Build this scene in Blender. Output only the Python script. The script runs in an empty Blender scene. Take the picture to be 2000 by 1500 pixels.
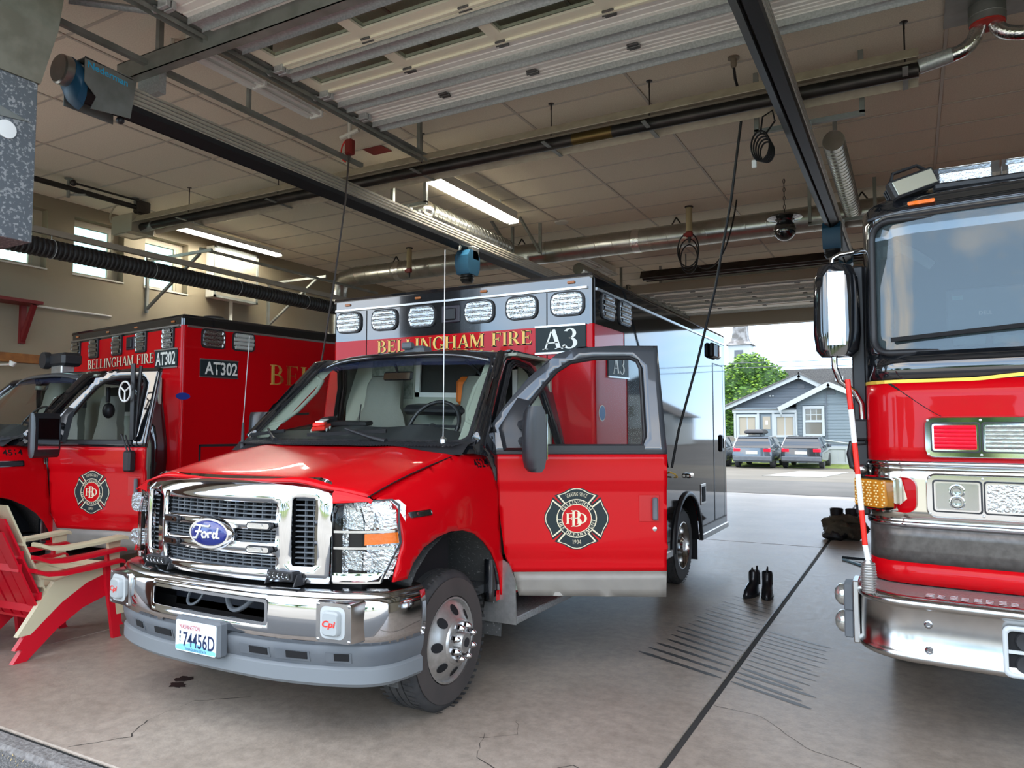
import bpy, bmesh, math, random
from mathutils import Vector, Matrix
from mathutils.geometry import delaunay_2d_cdt
random.seed(7)
S = bpy.context.scene
COL = S.collection
R = math.radians
# ------------------------------------------------------------------ camera
cam = bpy.data.cameras.new('camera'); cam.sensor_width = 36; cam.lens = 1437/2000*36
cam.clip_start = .05; cam.clip_end = 900
camo = bpy.data.objects.new('camera', cam); COL.objects.link(camo)
camo.location = (0, 0, 1.55); camo.rotation_euler = (R(90+3.425), 0, R(28.51))
S.camera = camo
S.view_settings.view_transform = 'Standard'; S.view_settings.look = 'None'
S.view_settings.gamma = 1; S.view_settings.use_curve_mapping = False
S.view_settings.exposure = 1.45
# ------------------------------------------------------------------ sky
w = bpy.data.worlds.new('sky'); S.world = w; w.use_nodes = True
nt = w.node_tree; nt.nodes.clear()
def nn(t, **k):
    n = nt.nodes.new(t)
    for a, b in k.items(): setattr(n, a, b)
    return n
tc = nn('ShaderNodeTexCoord'); sep = nn('ShaderNodeSeparateXYZ'); nt.links.new(tc.outputs['Generated'], sep.inputs[0])
mp = nn('ShaderNodeMapping'); mp.inputs['Scale'].default_value = (1.0, 1.0, 2.6); nt.links.new(tc.outputs['Generated'], mp.inputs[0])
noi = nn('ShaderNodeTexNoise'); noi.inputs['Scale'].default_value = 2.6; noi.inputs['Detail'].default_value = 7; noi.inputs['Roughness'].default_value = .6
nt.links.new(mp.outputs[0], noi.inputs[0])
cr = nn('ShaderNodeValToRGB'); cr.color_ramp.elements[0].position = .44; cr.color_ramp.elements[1].position = .62
nt.links.new(noi.outputs[0], cr.inputs[0])
hz = nn('ShaderNodeValToRGB'); hz.color_ramp.elements[0].position = .0; hz.color_ramp.elements[1].position = .5
hz.color_ramp.elements[0].color = (.66, .86, 1.1, 1); hz.color_ramp.elements[1].color = (.38, .52, .74, 1)
e_ = hz.color_ramp.elements.new(.07); e_.color = (.5, .77, 1.08, 1)
nt.links.new(sep.outputs[2], hz.inputs[0])
mx = nn('ShaderNodeMixRGB'); mx.inputs[2].default_value = (1.16, 1.05, .92, 1)
lowc = nn('ShaderNodeMapRange'); lowc.inputs[1].default_value = .03; lowc.inputs[2].default_value = .3; nt.links.new(sep.outputs[2], lowc.inputs[0])
cmul = nn('ShaderNodeMath', operation='MULTIPLY'); nt.links.new(cr.outputs[0], cmul.inputs[0]); nt.links.new(lowc.outputs[0], cmul.inputs[1])
nt.links.new(cmul.outputs[0], mx.inputs[0]); nt.links.new(hz.outputs[0], mx.inputs[1])
bg = nn('ShaderNodeBackground'); bg.inputs[1].default_value = 2.0
nt.links.new(mx.outputs[0], bg.inputs[0])
out = nn('ShaderNodeOutputWorld'); nt.links.new(bg.outputs[0], out.inputs[0])
sun = bpy.data.lights.new('sun', 'SUN'); sun.energy = 1.3; sun.angle = R(4); sun.color = (1, .95, .86)
suno = bpy.data.objects.new('sun', sun); COL.objects.link(suno)
suno.rotation_euler = (R(-10), R(-42), 0)      # from the left, a little from the rear
suno.location = (-20, 20, 30)

# ------------------------------------------------------------------ materials
MATS = {}
def mat(name, col, rough=.5, metal=0, coat=0, noise=None, bump=0, bscale=40, emit=0, trans=0, ior=1.45, alpha=1, spec=.5, coord='Object', detail=4, coatr=.03):
    if name in MATS: return MATS[name]
    m = bpy.data.materials.new(name); m.use_nodes = True; t = m.node_tree; b = t.nodes['Principled BSDF']
    c = tuple(col)+(1,)
    b.inputs['Base Color'].default_value = c; b.inputs['Roughness'].default_value = rough; b.inputs['Metallic'].default_value = metal
    b.inputs['Coat Weight'].default_value = coat; b.inputs['Coat Roughness'].default_value = coatr; b.inputs['IOR'].default_value = ior
    b.inputs['Transmission Weight'].default_value = trans; b.inputs['Alpha'].default_value = alpha
    b.inputs['Specular IOR Level'].default_value = spec
    if emit: b.inputs['Emission Color'].default_value = c; b.inputs['Emission Strength'].default_value = emit
    if noise or bump:
        tcn = t.nodes.new('ShaderNodeTexCoord')
    if noise:
        c2, sc = noise[0], noise[1]; lo, hi = (noise[2], noise[3]) if len(noise) > 3 else (.35, .65)
        n = t.nodes.new('ShaderNodeTexNoise'); n.inputs['Scale'].default_value = sc; n.inputs['Detail'].default_value = detail
        t.links.new(tcn.outputs[coord], n.inputs[0])
        r_ = t.nodes.new('ShaderNodeValToRGB'); r_.color_ramp.elements[0].position = lo; r_.color_ramp.elements[1].position = hi
        r_.color_ramp.elements[0].color = c; r_.color_ramp.elements[1].color = tuple(c2)+(1,)
        t.links.new(n.outputs[0], r_.inputs[0]); t.links.new(r_.outputs[0], b.inputs['Base Color'])
    if bump:
        n = t.nodes.new('ShaderNodeTexNoise'); n.inputs['Scale'].default_value = bscale; n.inputs['Detail'].default_value = 3
        t.links.new(tcn.outputs[coord], n.inputs[0])
        bp = t.nodes.new('ShaderNodeBump'); bp.inputs['Strength'].default_value = bump; bp.inputs['Distance'].default_value = .01
        t.links.new(n.outputs[0], bp.inputs['Height']); t.links.new(bp.outputs[0], b.inputs['Normal'])
    MATS[name] = m; return m
red = mat('red_paint', (.5, .0012, .005), .3, 0, .3, spec=.12)
blackp = mat('black_paint', (.008, .009, .011), .1, 0, 1, ior=1.7)
blackside = mat('black_gloss_side', (.010, .011, .013), .04, 0, 0, ior=1.45, bump=.022, bscale=2.2, coatr=.01, spec=.32)
darkgrey = mat('charcoal_sheen_and_trim', (.045, .05, .058), .2, 0, 1)  # grey with reflected light put into the colour; also plain trim
chrome = mat('chrome', (.6, .61, .63), .06, 1)
chromed = mat('worn_chrome', (.62, .62, .62), .16, 1, noise=((.5, .49, .48), 9))
steel = mat('brushed_steel', (.5, .49, .47), .36, .8, noise=((.42, .41, .39), 30))
alu = mat('aluminium', (.62, .62, .61), .32, 1)
galv = mat('galvanised_steel', (.44, .46, .46), .42, .55, noise=((.53, .55, .55), 60, .4, .6), detail=1)
galvd = mat('dull_galvanised', (.3, .31, .29), .5, .45, noise=((.21, .22, .2), 5))
duct = mat('duct_metal', (.5, .5, .47), .3, .95, noise=((.4, .4, .37), 7))
foil = mat('foil_tape', (.75, .75, .74), .2, 1, bump=.3, bscale=60)
grime = mat('tan_enamel', (.44, .39, .29), .5, 0, noise=((.36, .31, .23), 9))
tubeb = mat('heater_tube_steel', (.035, .032, .03), .4, .6, noise=((.06, .05, .045), 6))
rubber = mat('tyre_rubber', (.03, .03, .031), .75, noise=((.05, .047, .045), 14))
tyreside = mat('tyre_sidewall', (.062, .052, .048), .7, noise=((.05, .043, .04), 6))
blackpl = mat('black_plastic', (.018, .018, .02), .45)
blacksm = mat('black_smooth_plastic', (.022, .023, .026), .3)
greypl = mat('grey_plastic', (.09, .1, .112), .5, noise=((.115, .125, .135), 5))
dark = mat('dark_void', (.004, .004, .005), .8)
glass = mat('clear_glass', (.78, .86, .83), .0, 0, trans=1, ior=1.1)
tint = mat('tinted_glass', (.06, .07, .085), .02, 0, trans=.55, ior=1.3)
lens = mat('clear_lens', (.95, .97, .97), .03, 0, trans=1, ior=1.22)
reflm = mat('reflector', (.62, .63, .64), .1, 1, bump=.7, bscale=60)
amber = mat('amber_lens', (.9, .17, .003), .15, 0, coat=.6, bump=.3, bscale=60)
redlens = mat('red_lens', (.8, .008, .03), .12, 0, coat=.8)
white = mat('white_paint', (.78, .78, .74), .35)
cream = mat('cream_letter', (.74, .66, .46), .4)
gold = mat('gold_letter', (.85, .53, .12), .38)
silverw = mat('white_reflective_letter', (.76, .76, .7), .35)
blk = mat('black_vinyl', (.006, .006, .007), .35)
signblack = mat('black_sign', (.018, .028, .03), .45, spec=.25)
tanint = mat('grey_green_trim', (.3, .33, .27), .6)
seatm = mat('grey_seat', (.2, .2, .165), .65, bump=.2, bscale=70)
dashm = mat('dash_black', (.035, .037, .038), .6)
orange = mat('orange_cloth', (.75, .17, .02), .7)
bluem = mat('blue_enamel', (.014, .075, .14), .4)
# ------------------------------------------------------------------ mesh helpers
def V(*a): return Vector(a)
class MB:
    def __init__(s): s.v = []; s.f = []
    def add(s, vs, fs):
        n = len(s.v); s.v += [tuple(v) for v in vs]; s.f += [tuple(i+n for i in f) for f in fs]; return s
    def box(s, x0, x1, y0, y1, z0, z1, M=None):
        vs = [V(x, y, z) for x in (x0, x1) for y in (y0, y1) for z in (z0, z1)]
        if M: vs = [M @ v for v in vs]
        return s.add(vs, [(0,1,3,2),(4,6,7,5),(0,4,5,1),(2,3,7,6),(0,2,6,4),(1,5,7,3)])
    def rbox(s, x0, x1, y0, y1, z0, z1, b=.01, M=None):
        b = min(b, abs(x1-x0)*.49, abs(y1-y0)*.49, abs(z1-z0)*.49)
        c = V((x0+x1)/2, (y0+y1)/2, (z0+z1)/2); h = V(abs(x1-x0)/2, abs(y1-y0)/2, abs(z1-z0)/2)
        vs = []; idx = {}
        for sx in (-1, 1):
            for sy in (-1, 1):
                for sz in (-1, 1):
                    for a in range(3):
                        p = V(sx*(h.x-(0 if a == 0 else b)), sy*(h.y-(0 if a == 1 else b)), sz*(h.z-(0 if a == 2 else b)))
                        idx[(sx,sy,sz,a)] = len(vs); vs.append(c+p)
        fs = []
        for a in range(3):
            o = [i for i in range(3) if i != a]
            for sg in (-1, 1):
                q = []
                for (p, r_) in ((-1,-1),(1,-1),(1,1),(-1,1)):
                    k = [0,0,0]; k[a] = sg; k[o[0]] = p; k[o[1]] = r_; q.append(idx[tuple(k)+(a,)])
                fs.append(tuple(q))
        for a in range(3):
            o = [i for i in range(3) if i != a]
            for p in (-1,1):
                for r_ in (-1,1):
                    q = []
                    for (e, sg) in ((o[0],-1),(o[0],1),(o[1],1),(o[1],-1)):
                        k = [0,0,0]; k[a] = sg; k[o[0]] = p; k[o[1]] = r_; q.append(idx[tuple(k)+(e,)])
                    fs.append(tuple(q))
        for sx in (-1,1):
            for sy in (-1,1):
                for sz in (-1,1): fs.append(tuple(idx[(sx,sy,sz,a)] for a in range(3)))
        if M: vs = [M @ v for v in vs]
        return s.add(vs, fs)
    def loft(s, rings, closed=True, caps=True):
        n = len(rings[0]); vs = [p for r_ in rings for p in r_]; fs = []
        for i in range(len(rings)-1):
            for j in range(n if closed else n-1):
                k = (j+1) % n; fs.append((i*n+j, i*n+k, (i+1)*n+k, (i+1)*n+j))
        if caps and closed:
            fs.append(tuple(range(n))[::-1]); fs.append(tuple((len(rings)-1)*n+j for j in range(n)))
        return s.add(vs, fs)
    def frame(s, d):
        d = Vector(d).normalized(); u = d.cross(V(0,0,1))
        if u.length < 1e-3: u = V(1,0,0)
        u.normalize(); return u, d.cross(u).normalized()
    def cyl(s, p0, p1, r0, r1=None, n=14, caps=True):
        p0, p1 = Vector(p0), Vector(p1); r1 = r0 if r1 is None else r1; u, v = s.frame(p1-p0)
        ring = lambda p, r_: [p+(u*math.cos(a)+v*math.sin(a))*r_ for a in [2*math.pi*i/n for i in range(n)]]
        return s.loft([ring(p0, r0), ring(p1, r1)], True, caps)
    def lathe(s, o, d, prof, n=24, caps=True):
        o = Vector(o); d = Vector(d).normalized(); u, v = s.frame(d)
        return s.loft([[o+d*h+(u*math.cos(a)+v*math.sin(a))*max(r_, 1e-4) for a in [2*math.pi*i/n for i in range(n)]] for r_, h in prof], True, caps)
    def tube(s, path, r, n=8, caps=True):
        path = [Vector(p) for p in path]; rings = []; u0 = None
        for i, p in enumerate(path):
            d = (path[min(i+1, len(path)-1)]-path[max(i-1, 0)])
            d = d.normalized() if d.length > 1e-9 else V(0,0,1)
            if u0 is None: u, v = s.frame(d)
            else:
                u = u0-d*u0.dot(d)
                u = u.normalized() if u.length > 1e-6 else s.frame(d)[0]
                v = d.cross(u)
            u0 = u; rr = r(i/(len(path)-1)) if callable(r) else r
            rings.append([p+(u*math.cos(a)+v*math.sin(a))*rr for a in [2*math.pi*k/n for k in range(n)]])
        return s.loft(rings, True, caps)
    def prism(s, poly, f0, f1):
        n = len(poly); return s.loft([[f0(*p) for p in poly], [f1(*p) for p in poly]], True, True)
    def bar(s, p0, p1, a, b, up=(0,0,1)):
        p0, p1 = Vector(p0), Vector(p1); d = (p1-p0).normalized(); up = Vector(up)
        u = d.cross(up); u = u.normalized() if u.length > 1e-4 else V(1,0,0); v = u.cross(d).normalized()
        q = [(-a/2,-b/2),(a/2,-b/2),(a/2,b/2),(-a/2,b/2)]
        return s.loft([[p+u*x+v*y for x, y in q] for p in (p0, p1)], True, True)
    def sphere(s, c, r, n=12, m=8, sc=(1,1,1)):
        c = Vector(c); rings = []
        for i in range(m+1):
            t = math.pi*i/m; rr = max(math.sin(t), 1e-3)
            rings.append([c+V(math.cos(a)*rr*r*sc[0], math.sin(a)*rr*r*sc[1], math.cos(t)*r*sc[2]) for a in [2*math.pi*k/n for k in range(n)]])
        return s.loft(rings, True, True)
    def build(s, name, m, parent=None, smooth=35, recalc=True, M=None):
        me = bpy.data.meshes.new(name)
        me.from_pydata([tuple(M @ Vector(v)) for v in s.v] if M else s.v, [], s.f)
        if recalc:
            bm = bmesh.new(); bm.from_mesh(me); bmesh.ops.recalc_face_normals(bm, faces=bm.faces); bm.to_mesh(me); bm.free()
        me.materials.append(m)
        if smooth:
            me.polygons.foreach_set('use_smooth', [True]*len(me.polygons)); me.set_sharp_from_angle(angle=R(smooth))
        o = bpy.data.objects.new(name, me); COL.objects.link(o)
        if parent: o.parent = parent
        return o
def tag(o, label=None, cat=None, group=None, kind=None):
    for k, x in (('label', label), ('category', cat), ('group', group), ('kind', kind)):
        if x: o[k] = x
    return o
def thing(name, label, cat, loc=(0,0,0), rz=0, group=None, kind=None):
    o = bpy.data.objects.new(name, None); COL.objects.link(o); o.location = loc; o.rotation_euler = (0,0,rz); o.empty_display_size = .1
    return tag(o, label, cat, group, kind)
def copy_tree(o, parent=None):
    c = o.copy(); COL.objects.link(c); c.parent = parent
    for ch in [x for x in o.children]: copy_tree(ch, c)
    return c
def inpoly(x, y, P):
    c = False; j = len(P)-1
    for i in range(len(P)):
        if (P[i][1] > y) != (P[j][1] > y) and x < (P[j][0]-P[i][0])*(y-P[i][1])/(P[j][1]-P[i][1])+P[i][0]: c = not c
        j = i
    return c
def segd(x, y, P):
    best = 9; n = len(P)
    for i in range(n):
        ax, ay = P[i]; bx, by = P[(i+1) % n]; dx, dy = bx-ax, by-ay; L = dx*dx+dy*dy
        t = 0 if L == 0 else max(0, min(1, ((x-ax)*dx+(y-ay)*dy)/L)); best = min(best, math.hypot(x-ax-t*dx, y-ay-t*dy))
    return best
def resamp(P, res):
    o = []
    for i in range(len(P)):
        a, b = P[i], P[(i+1) % len(P)]; L = math.hypot(b[0]-a[0], b[1]-a[1]); k = max(1, int(round(L/res)))
        o += [(a[0]+(b[0]-a[0])*t/k, a[1]+(b[1]-a[1])*t/k) for t in range(k)]
    return o
def panel(outline, fn, res=.06, holes=(), mb=None):
    """fill a 2-D outline (with holes) by a fine triangle net and map it into space by fn(a, b)"""
    O = resamp(outline, res); Hs = [resamp(h, res) for h in holes]
    pts = []; ed = []
    for L in [O]+Hs:
        k = len(pts); pts += L; ed += [(k+i, k+(i+1) % len(L)) for i in range(len(L))]
    x0 = min(p[0] for p in O); x1 = max(p[0] for p in O); y0 = min(p[1] for p in O); y1 = max(p[1] for p in O)
    nx = int((x1-x0)/res); ny = int((y1-y0)/res)
    for i in range(1, nx+1):
        for j in range(1, ny+1):
            x, y = x0+i*(x1-x0)/(nx+1), y0+j*(y1-y0)/(ny+1)
            if inpoly(x, y, O) and not any(inpoly(x, y, h) for h in Hs) and min(segd(x, y, L) for L in [O]+Hs) > res*.4: pts.append((x, y))
    r_ = delaunay_2d_cdt([Vector(p) for p in pts], ed, [], 0, 1e-6)
    vs, fs = r_[0], r_[2]; keep = []
    for f in fs:
        cx = sum(vs[i][0] for i in f)/len(f); cy = sum(vs[i][1] for i in f)/len(f)
        if inpoly(cx, cy, O) and not any(inpoly(cx, cy, h) for h in Hs): keep.append(tuple(f))
    mb = mb or MB(); mb.add([fn(v[0], v[1]) for v in vs], keep); return mb
def thick(o, t, off=0):
    md = o.modifiers.new('thickness', 'SOLIDIFY'); md.thickness = t; md.offset = off; return o
def arc(cx, cy, r_, a0, a1, n=12, ry=None):
    ry = ry or r_; return [(cx+r_*math.cos(R(a0+(a1-a0)*i/n)), cy+ry*math.sin(R(a0+(a1-a0)*i/n))) for i in range(n+1)]
def rrect(x0, x1, y0, y1, r_, n=5):
    return arc(x1-r_, y1-r_, r_, 0, 90, n)+arc(x0+r_, y1-r_, r_, 90, 180, n)+arc(x0+r_, y0+r_, r_, 180, 270, n)+arc(x1-r_, y0+r_, r_, 270, 360, n)
def lerp(tab, x):
    if x <= tab[0][0]: return tab[0][1]
    for (a, b), (c, d) in zip(tab, tab[1:]):
        if x <= c: return b+(d-b)*(x-a)/(c-a)
    return tab[-1][1]
def smo(tab, x):
    """smooth (cubic) table look-up"""
    if x <= tab[0][0]: return tab[0][1]
    if x >= tab[-1][0]: return tab[-1][1]
    n = len(tab); d = [(tab[min(i+1,n-1)][1]-tab[max(i-1,0)][1])/(tab[min(i+1,n-1)][0]-tab[max(i-1,0)][0]) for i in range(n)]
    for i in range(n-1):
        a, b = tab[i]; c, e = tab[i+1]
        if x <= c:
            h = c-a; t = (x-a)/h; return b*(1+2*t)*(1-t)**2+d[i]*h*t*(1-t)**2+e*t*t*(3-2*t)+d[i+1]*h*t*t*(t-1)
def bez(p0, p1, p2, p3, n=16):
    p0, p1, p2, p3 = map(Vector, (p0, p1, p2, p3))
    return [p0*(1-t)**3+p1*3*t*(1-t)**2+p2*3*t*t*(1-t)+p3*t**3 for t in [i/n for i in range(n+1)]]
# ------------------------------------------------------------------ lettering
def _ring(cx, cy, rx, ry, tx, ty, a0, a1, n=18):
    return arc(cx, cy, rx, a0, a1, n, ry)+arc(cx, cy, rx-tx, a1, a0, n, ry-ty)
def _stem(x, w=.16, y0=0, y1=1, s0=1, s1=1):
    p = [[(x,y0),(x+w,y0),(x+w,y1),(x,y1)]]
    if s0: p.append([(x-.06,y0),(x+w+.06,y0),(x+w+.06,y0+.045),(x-.06,y0+.045)])
    if s1: p.append([(x-.06,y1-.045),(x+w+.06,y1-.045),(x+w+.06,y1),(x-.06,y1)])
    return p
def _bar(x0, x1, y, t=.055): return [[(x0,y),(x1,y),(x1,y+t),(x0,y+t)]]
def _dg(x0, y0, x1, y1, w_): return [[(x0,y0),(x0+w_,y0),(x1+w_,y1),(x1,y1)]]
GL = {
 'A': (.78, _dg(.05,0,.33,1,.07)+_dg(.56,0,.32,1,.17)+_bar(.16,.6,.3)+_bar(-.02,.2,0,.045)+_bar(.48,.8,0,.045)),
 'B': (.72, _stem(.06)+_bar(.15,.3,0)+_bar(.15,.3,.48)+_bar(.15,.3,.945)+[_ring(.3,.74,.28,.26,.15,.055,-90,90),_ring(.3,.265,.36,.265,.16,.055,-90,90)]),
 'C': (.74, [_ring(.42,.5,.4,.52,.16,.06,45,315)]+[[(.64,.68),(.7,.68),(.7,1),(.66,1)]]),
 'D': (.8, _stem(.06)+_bar(.15,.3,0)+_bar(.15,.3,.945)+[_ring(.3,.5,.45,.5,.17,.055,-90,90)]),
 'E': (.68, _stem(.06)+_bar(.15,.58,0)+_bar(.15,.46,.48)+_bar(.15,.56,.945)+[[(.5,1),(.58,1),(.58,.75)],[(.5,0),(.58,0),(.64,.28)],[(.44,.36),(.47,.36),(.47,.64),(.44,.64)]]),
 'F': (.62, _stem(.06)+_bar(.15,.46,.48)+_bar(.15,.56,.945)+[[(.5,1),(.58,1),(.58,.73)],[(.44,.36),(.47,.36),(.47,.64),(.44,.64)]]),
 'G': (.82, [_ring(.42,.5,.4,.52,.16,.06,40,330)]+_stem(.58,.15,.02,.42,0,1)+[[(.66,.68),(.7,.68),(.7,1),(.67,1)]]),
 'H': (.84, _stem(.06)+_stem(.58)+_bar(.2,.6,.48)),
 'I': (.34, _stem(.08)),
 'K': (.8, _stem(.06)),
 'L': (.62, _stem(.06)+_bar(.15,.54,0)+[[(.46,0),(.54,0),(.6,.3)]]),
 'M': (1.0, _stem(.06,.06)+_dg(.4,0,.06,1,.17)+_dg(.4,0,.72,1,.07)+_stem(.72)),
 'N': (.84, _stem(.08,.06,0,1,1,0)+_dg(.58,0,.06,1,.17)+_stem(.68,.06,0,1,0,1)+_bar(0,.2,.955,.045)),
 'P': (.66, _stem(.06)+_bar(.15,.3,.43)+_bar(.15,.3,.945)+[_ring(.3,.715,.32,.285,.16,.055,-90,90)]),
 'R': (.78, _stem(.06)+_bar(.15,.3,.45)+_bar(.15,.3,.945)+[_ring(.3,.725,.3,.275,.15,.055,-90,90)]+_dg(.56,0,.26,.5,.18)+_bar(.54,.8,0,.045)),
 'S': (.56, [_ring(.28,.75,.22,.26,.12,.07,30,250),_ring(.28,.26,.24,.27,.13,.07,-150,90)]+_dg(.36,.4,.1,.6,.14)),
 'T': (.7, _stem(.27,.16,0,1,1,0)+_bar(.02,.68,.945)+[[(.02,1),(.1,1),(.02,.74)],[(.6,1),(.68,1),(.68,.74)]]),
 'V': (.76, _dg(.32,0,.06,1,.17)+_dg(.34,0,.62,1,.06)+_bar(-.02,.28,.955,.045)+_bar(.5,.78,.955,.045)),
 '0': (.62, [_ring(.3,.5,.27,.51,.13,.06,0,360,28)]), '1': (.4, _stem(.14,.14,0,1,1,0)+[[(.14,1),(.14,.92),(.02,.88),(.02,.93)]]),
 '3': (.64, [_ring(.27,.75,.25,.26,.14,.05,-95,150),_ring(.26,.27,.3,.28,.16,.05,-150,95)]+[arc(.05,.14,.07,0,360,10)]),
 '4': (.62, _stem(.36,.13,0,1,1,0)+_bar(0,.58,.25,.07)+_dg(0,.28,.38,1,.06)),
 '9': (.62, [_ring(.3,.68,.26,.33,.13,.06,0,360,24)]+_dg(.1,0,.44,.6,.12)), ' ': (.36, []), '.': (.3, [arc(.14,.06,.06,0,360,10)])}
def swidth(t, tr=.05): return sum(GL[c][0]+tr for c in t)-tr
def serif(mb, t, fn, h, wd=None, tr=.05):
    """serif capitals; fn(a, b) maps letter plane metres (0..width, 0..h) into space"""
    W = swidth(t, tr); k = (wd/W) if wd else h; x = 0
    for c in t:
        a, ps = GL[c]
        for p in ps:
            n = len(mb.v); mb.v += [tuple(fn((x+q[0])*k, q[1]*h)) for q in p]
            if len(p) > 14:
                m_ = len(p)//2
                for i in range(m_-1): mb.f.append((n+i, n+i+1, n+len(p)-2-i, n+len(p)-1-i))
            else: mb.f.append(tuple(range(n, n+len(p))))
        x += a+tr
    return mb
def sans(t, name, m, parent, size, fn, wd=None, bold=0, shear=0):
    """sans lettering from the built-in font, mapped by fn(a, b)"""
    cu = bpy.data.curves.new('txt', 'FONT'); cu.body = t; cu.size = 1; cu.offset = bold; cu.resolution_u = 3; cu.shear = shear
    ob = bpy.data.objects.new('txt', cu); COL.objects.link(ob)
    dg = bpy.context.evaluated_depsgraph_get(); me = bpy.data.meshes.new_from_object(ob.evaluated_get(dg))
    xs = [v.co.x for v in me.vertices]; ys = [v.co.y for v in me.vertices]; x0, x1, y0, y1 = min(xs), max(xs), min(ys), max(ys)
    ky = size/(y1-y0); kx = (wd/(x1-x0)) if wd else ky
    for v in me.vertices: v.co = fn((v.co.x-x0)*kx, (v.co.y-y0)*ky)
    bpy.data.objects.remove(ob); bpy.data.curves.remove(cu)
    me.materials.clear(); me.materials.append(m); me.name = name
    o = bpy.data.objects.new(name, me); COL.objects.link(o)
    if parent: o.parent = parent
    return o
# ================================================================== the building
concrete = mat('sealed_concrete', (.25, .207, .168), .36, 0, noise=((.345, .295, .245), 1.3, .3, .7), bump=.1, bscale=70, detail=9, spec=.22)
def _speckle(m, sc, lo, hi, fac):
    """fine worn grain over the large mottling; the wear also dulls the seal"""
    t = m.node_tree; b = t.nodes['Principled BSDF']; src = b.inputs['Base Color'].links[0].from_socket
    tcn = t.nodes.new('ShaderNodeTexCoord'); n = t.nodes.new('ShaderNodeTexNoise'); n.inputs['Scale'].default_value = sc; n.inputs['Detail'].default_value = 6; n.inputs['Roughness'].default_value = .75
    t.links.new(tcn.outputs['Object'], n.inputs[0]); r_ = t.nodes.new('ShaderNodeValToRGB'); r_.color_ramp.elements[0].position = lo; r_.color_ramp.elements[1].position = hi
    r_.color_ramp.elements[0].color = (fac, fac, fac, 1); r_.color_ramp.elements[1].color = (1.12, 1.12, 1.12, 1); t.links.new(n.outputs[0], r_.inputs[0])
    mx_ = t.nodes.new('ShaderNodeMixRGB'); mx_.blend_type = 'MULTIPLY'; mx_.inputs[0].default_value = 1; t.links.new(src, mx_.inputs[1]); t.links.new(r_.outputs[0], mx_.inputs[2]); t.links.new(mx_.outputs[0], b.inputs['Base Color'])
    mr_ = t.nodes.new('ShaderNodeMapRange'); mr_.inputs[3].default_value = .26; mr_.inputs[4].default_value = .5; t.links.new(n.outputs[0], mr_.inputs[0]); t.links.new(mr_.outputs[0], b.inputs['Roughness'])
_speckle(concrete, 14, .3, .62, .72)
asphalt = mat('asphalt', (.075, .075, .075), .85, noise=((.2, .2, .195), 130, .45, .62), bump=.5, bscale=130)
jointm = mat('joint_filler', (.03, .03, .028), .8)
wallm = mat('beige_wall_paint', (.25, .205, .135), .75, noise=((.28, .235, .165), .7), bump=.05, bscale=60)
headerm = mat('header_paint', (.36, .32, .26), .7)
tilem = mat('ceiling_tile', (.7, .62, .5), .9, noise=((.78, .7, .57), 90, .4, .6), bump=.15, bscale=160)
tbar = mat('ceiling_grid_bar', (.5, .44, .37), .5)
trimw = mat('white_trim', (.66, .64, .57), .5)
CX0, CX1, CY0, CY1, CZ = -10.2, 4.6, 2.18, 18.1, 4.68
def st(o): return tag(o, kind='structure')
floor = st(MB().box(CX0-.3, CX1+.3, CY0, CY1+.15, -.25, -.012).build('floor', jointm, smooth=0))
for xa, xb in ((CX0, -5.49), (-5.48, -1.068), (-1.032, CX1)):
    for ya, yb in ((CY0, 10.41), (10.43, CY1+.12)):
        MB().rbox(xa, xb, ya, yb, -.2, 0, .006).build('slab', concrete, floor, smooth=0)
groovem = mat('worn_groove', (.035, .034, .034), .4)
def groove(x0, y0, x1, y1, w_=.022, m=groovem, name='groove'):
    d = V(x1-x0, y1-y0, 0); n = V(-d.y, d.x, 0).normalized(); k = 7; L = []; Rr = []
    for i in range(k+1):
        t = i/k; ww = w_*(1 if 0 < i < k else .35)*random.uniform(.8, 1.15)
        p = V(x0, y0, .0012)+d*t; L.append(p+n*ww/2); Rr.append(p-n*ww/2)
    MB().add(L+Rr, [(i, i+1, k+2+i, k+1+i) for i in range(k)]).build(name, m, floor, smooth=0)
for i in range(17):
    y = 4.72+i*.128; w_ = .044-.0018*i
    groove(-1.70+random.uniform(-.05, .05)+.012*i, y+.29, -1.085, y, w_)
for i in range(14):
    y = 4.69+i*.098
    groove(-1.02, y, -.56+random.uniform(-.06, .03), y-.24, .036 if i < 4 or i > 11 else .018)
crackm = mat('crack', (.045, .038, .032), .9)
def crack(pts, w_=.007):
    P = []
    for a, b in zip(pts, pts[1:]):
        for k in range(5):
            t = k/5; P.append((a[0]+(b[0]-a[0])*t+random.uniform(-.008, .008), a[1]+(b[1]-a[1])*t+random.uniform(-.008, .008)))
    P.append(pts[-1]); n = len(P); vs = []
    for i, p in enumerate(P):
        ww = w_*random.uniform(.4, 1.2); vs += [(p[0], p[1]-ww/2, .001), (p[0], p[1]+ww/2, .001)]
    MB().add(vs, [(2*i, 2*i+2, 2*i+3, 2*i+1) for i in range(n-1)]).build('crack', crackm, floor, smooth=0)
crack([(-3.66, 2.2), (-3.5, 2.42), (-3.62, 2.6), (-3.64, 2.9), (-3.4, 3.1)], .012)
crack([(-1.95, 3.3), (-1.85, 3.05), (-1.6, 2.95), (-1.42, 3.2), (-1.05, 3.05)], .008)
crack([(-1.9, 3.55), (-1.8, 3.38), (-1.95, 3.25)], .006)
crack([(-1.01, 4.25), (-.75, 4.2), (-.5, 3.9), (-.25, 3.8)], .005)
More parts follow.
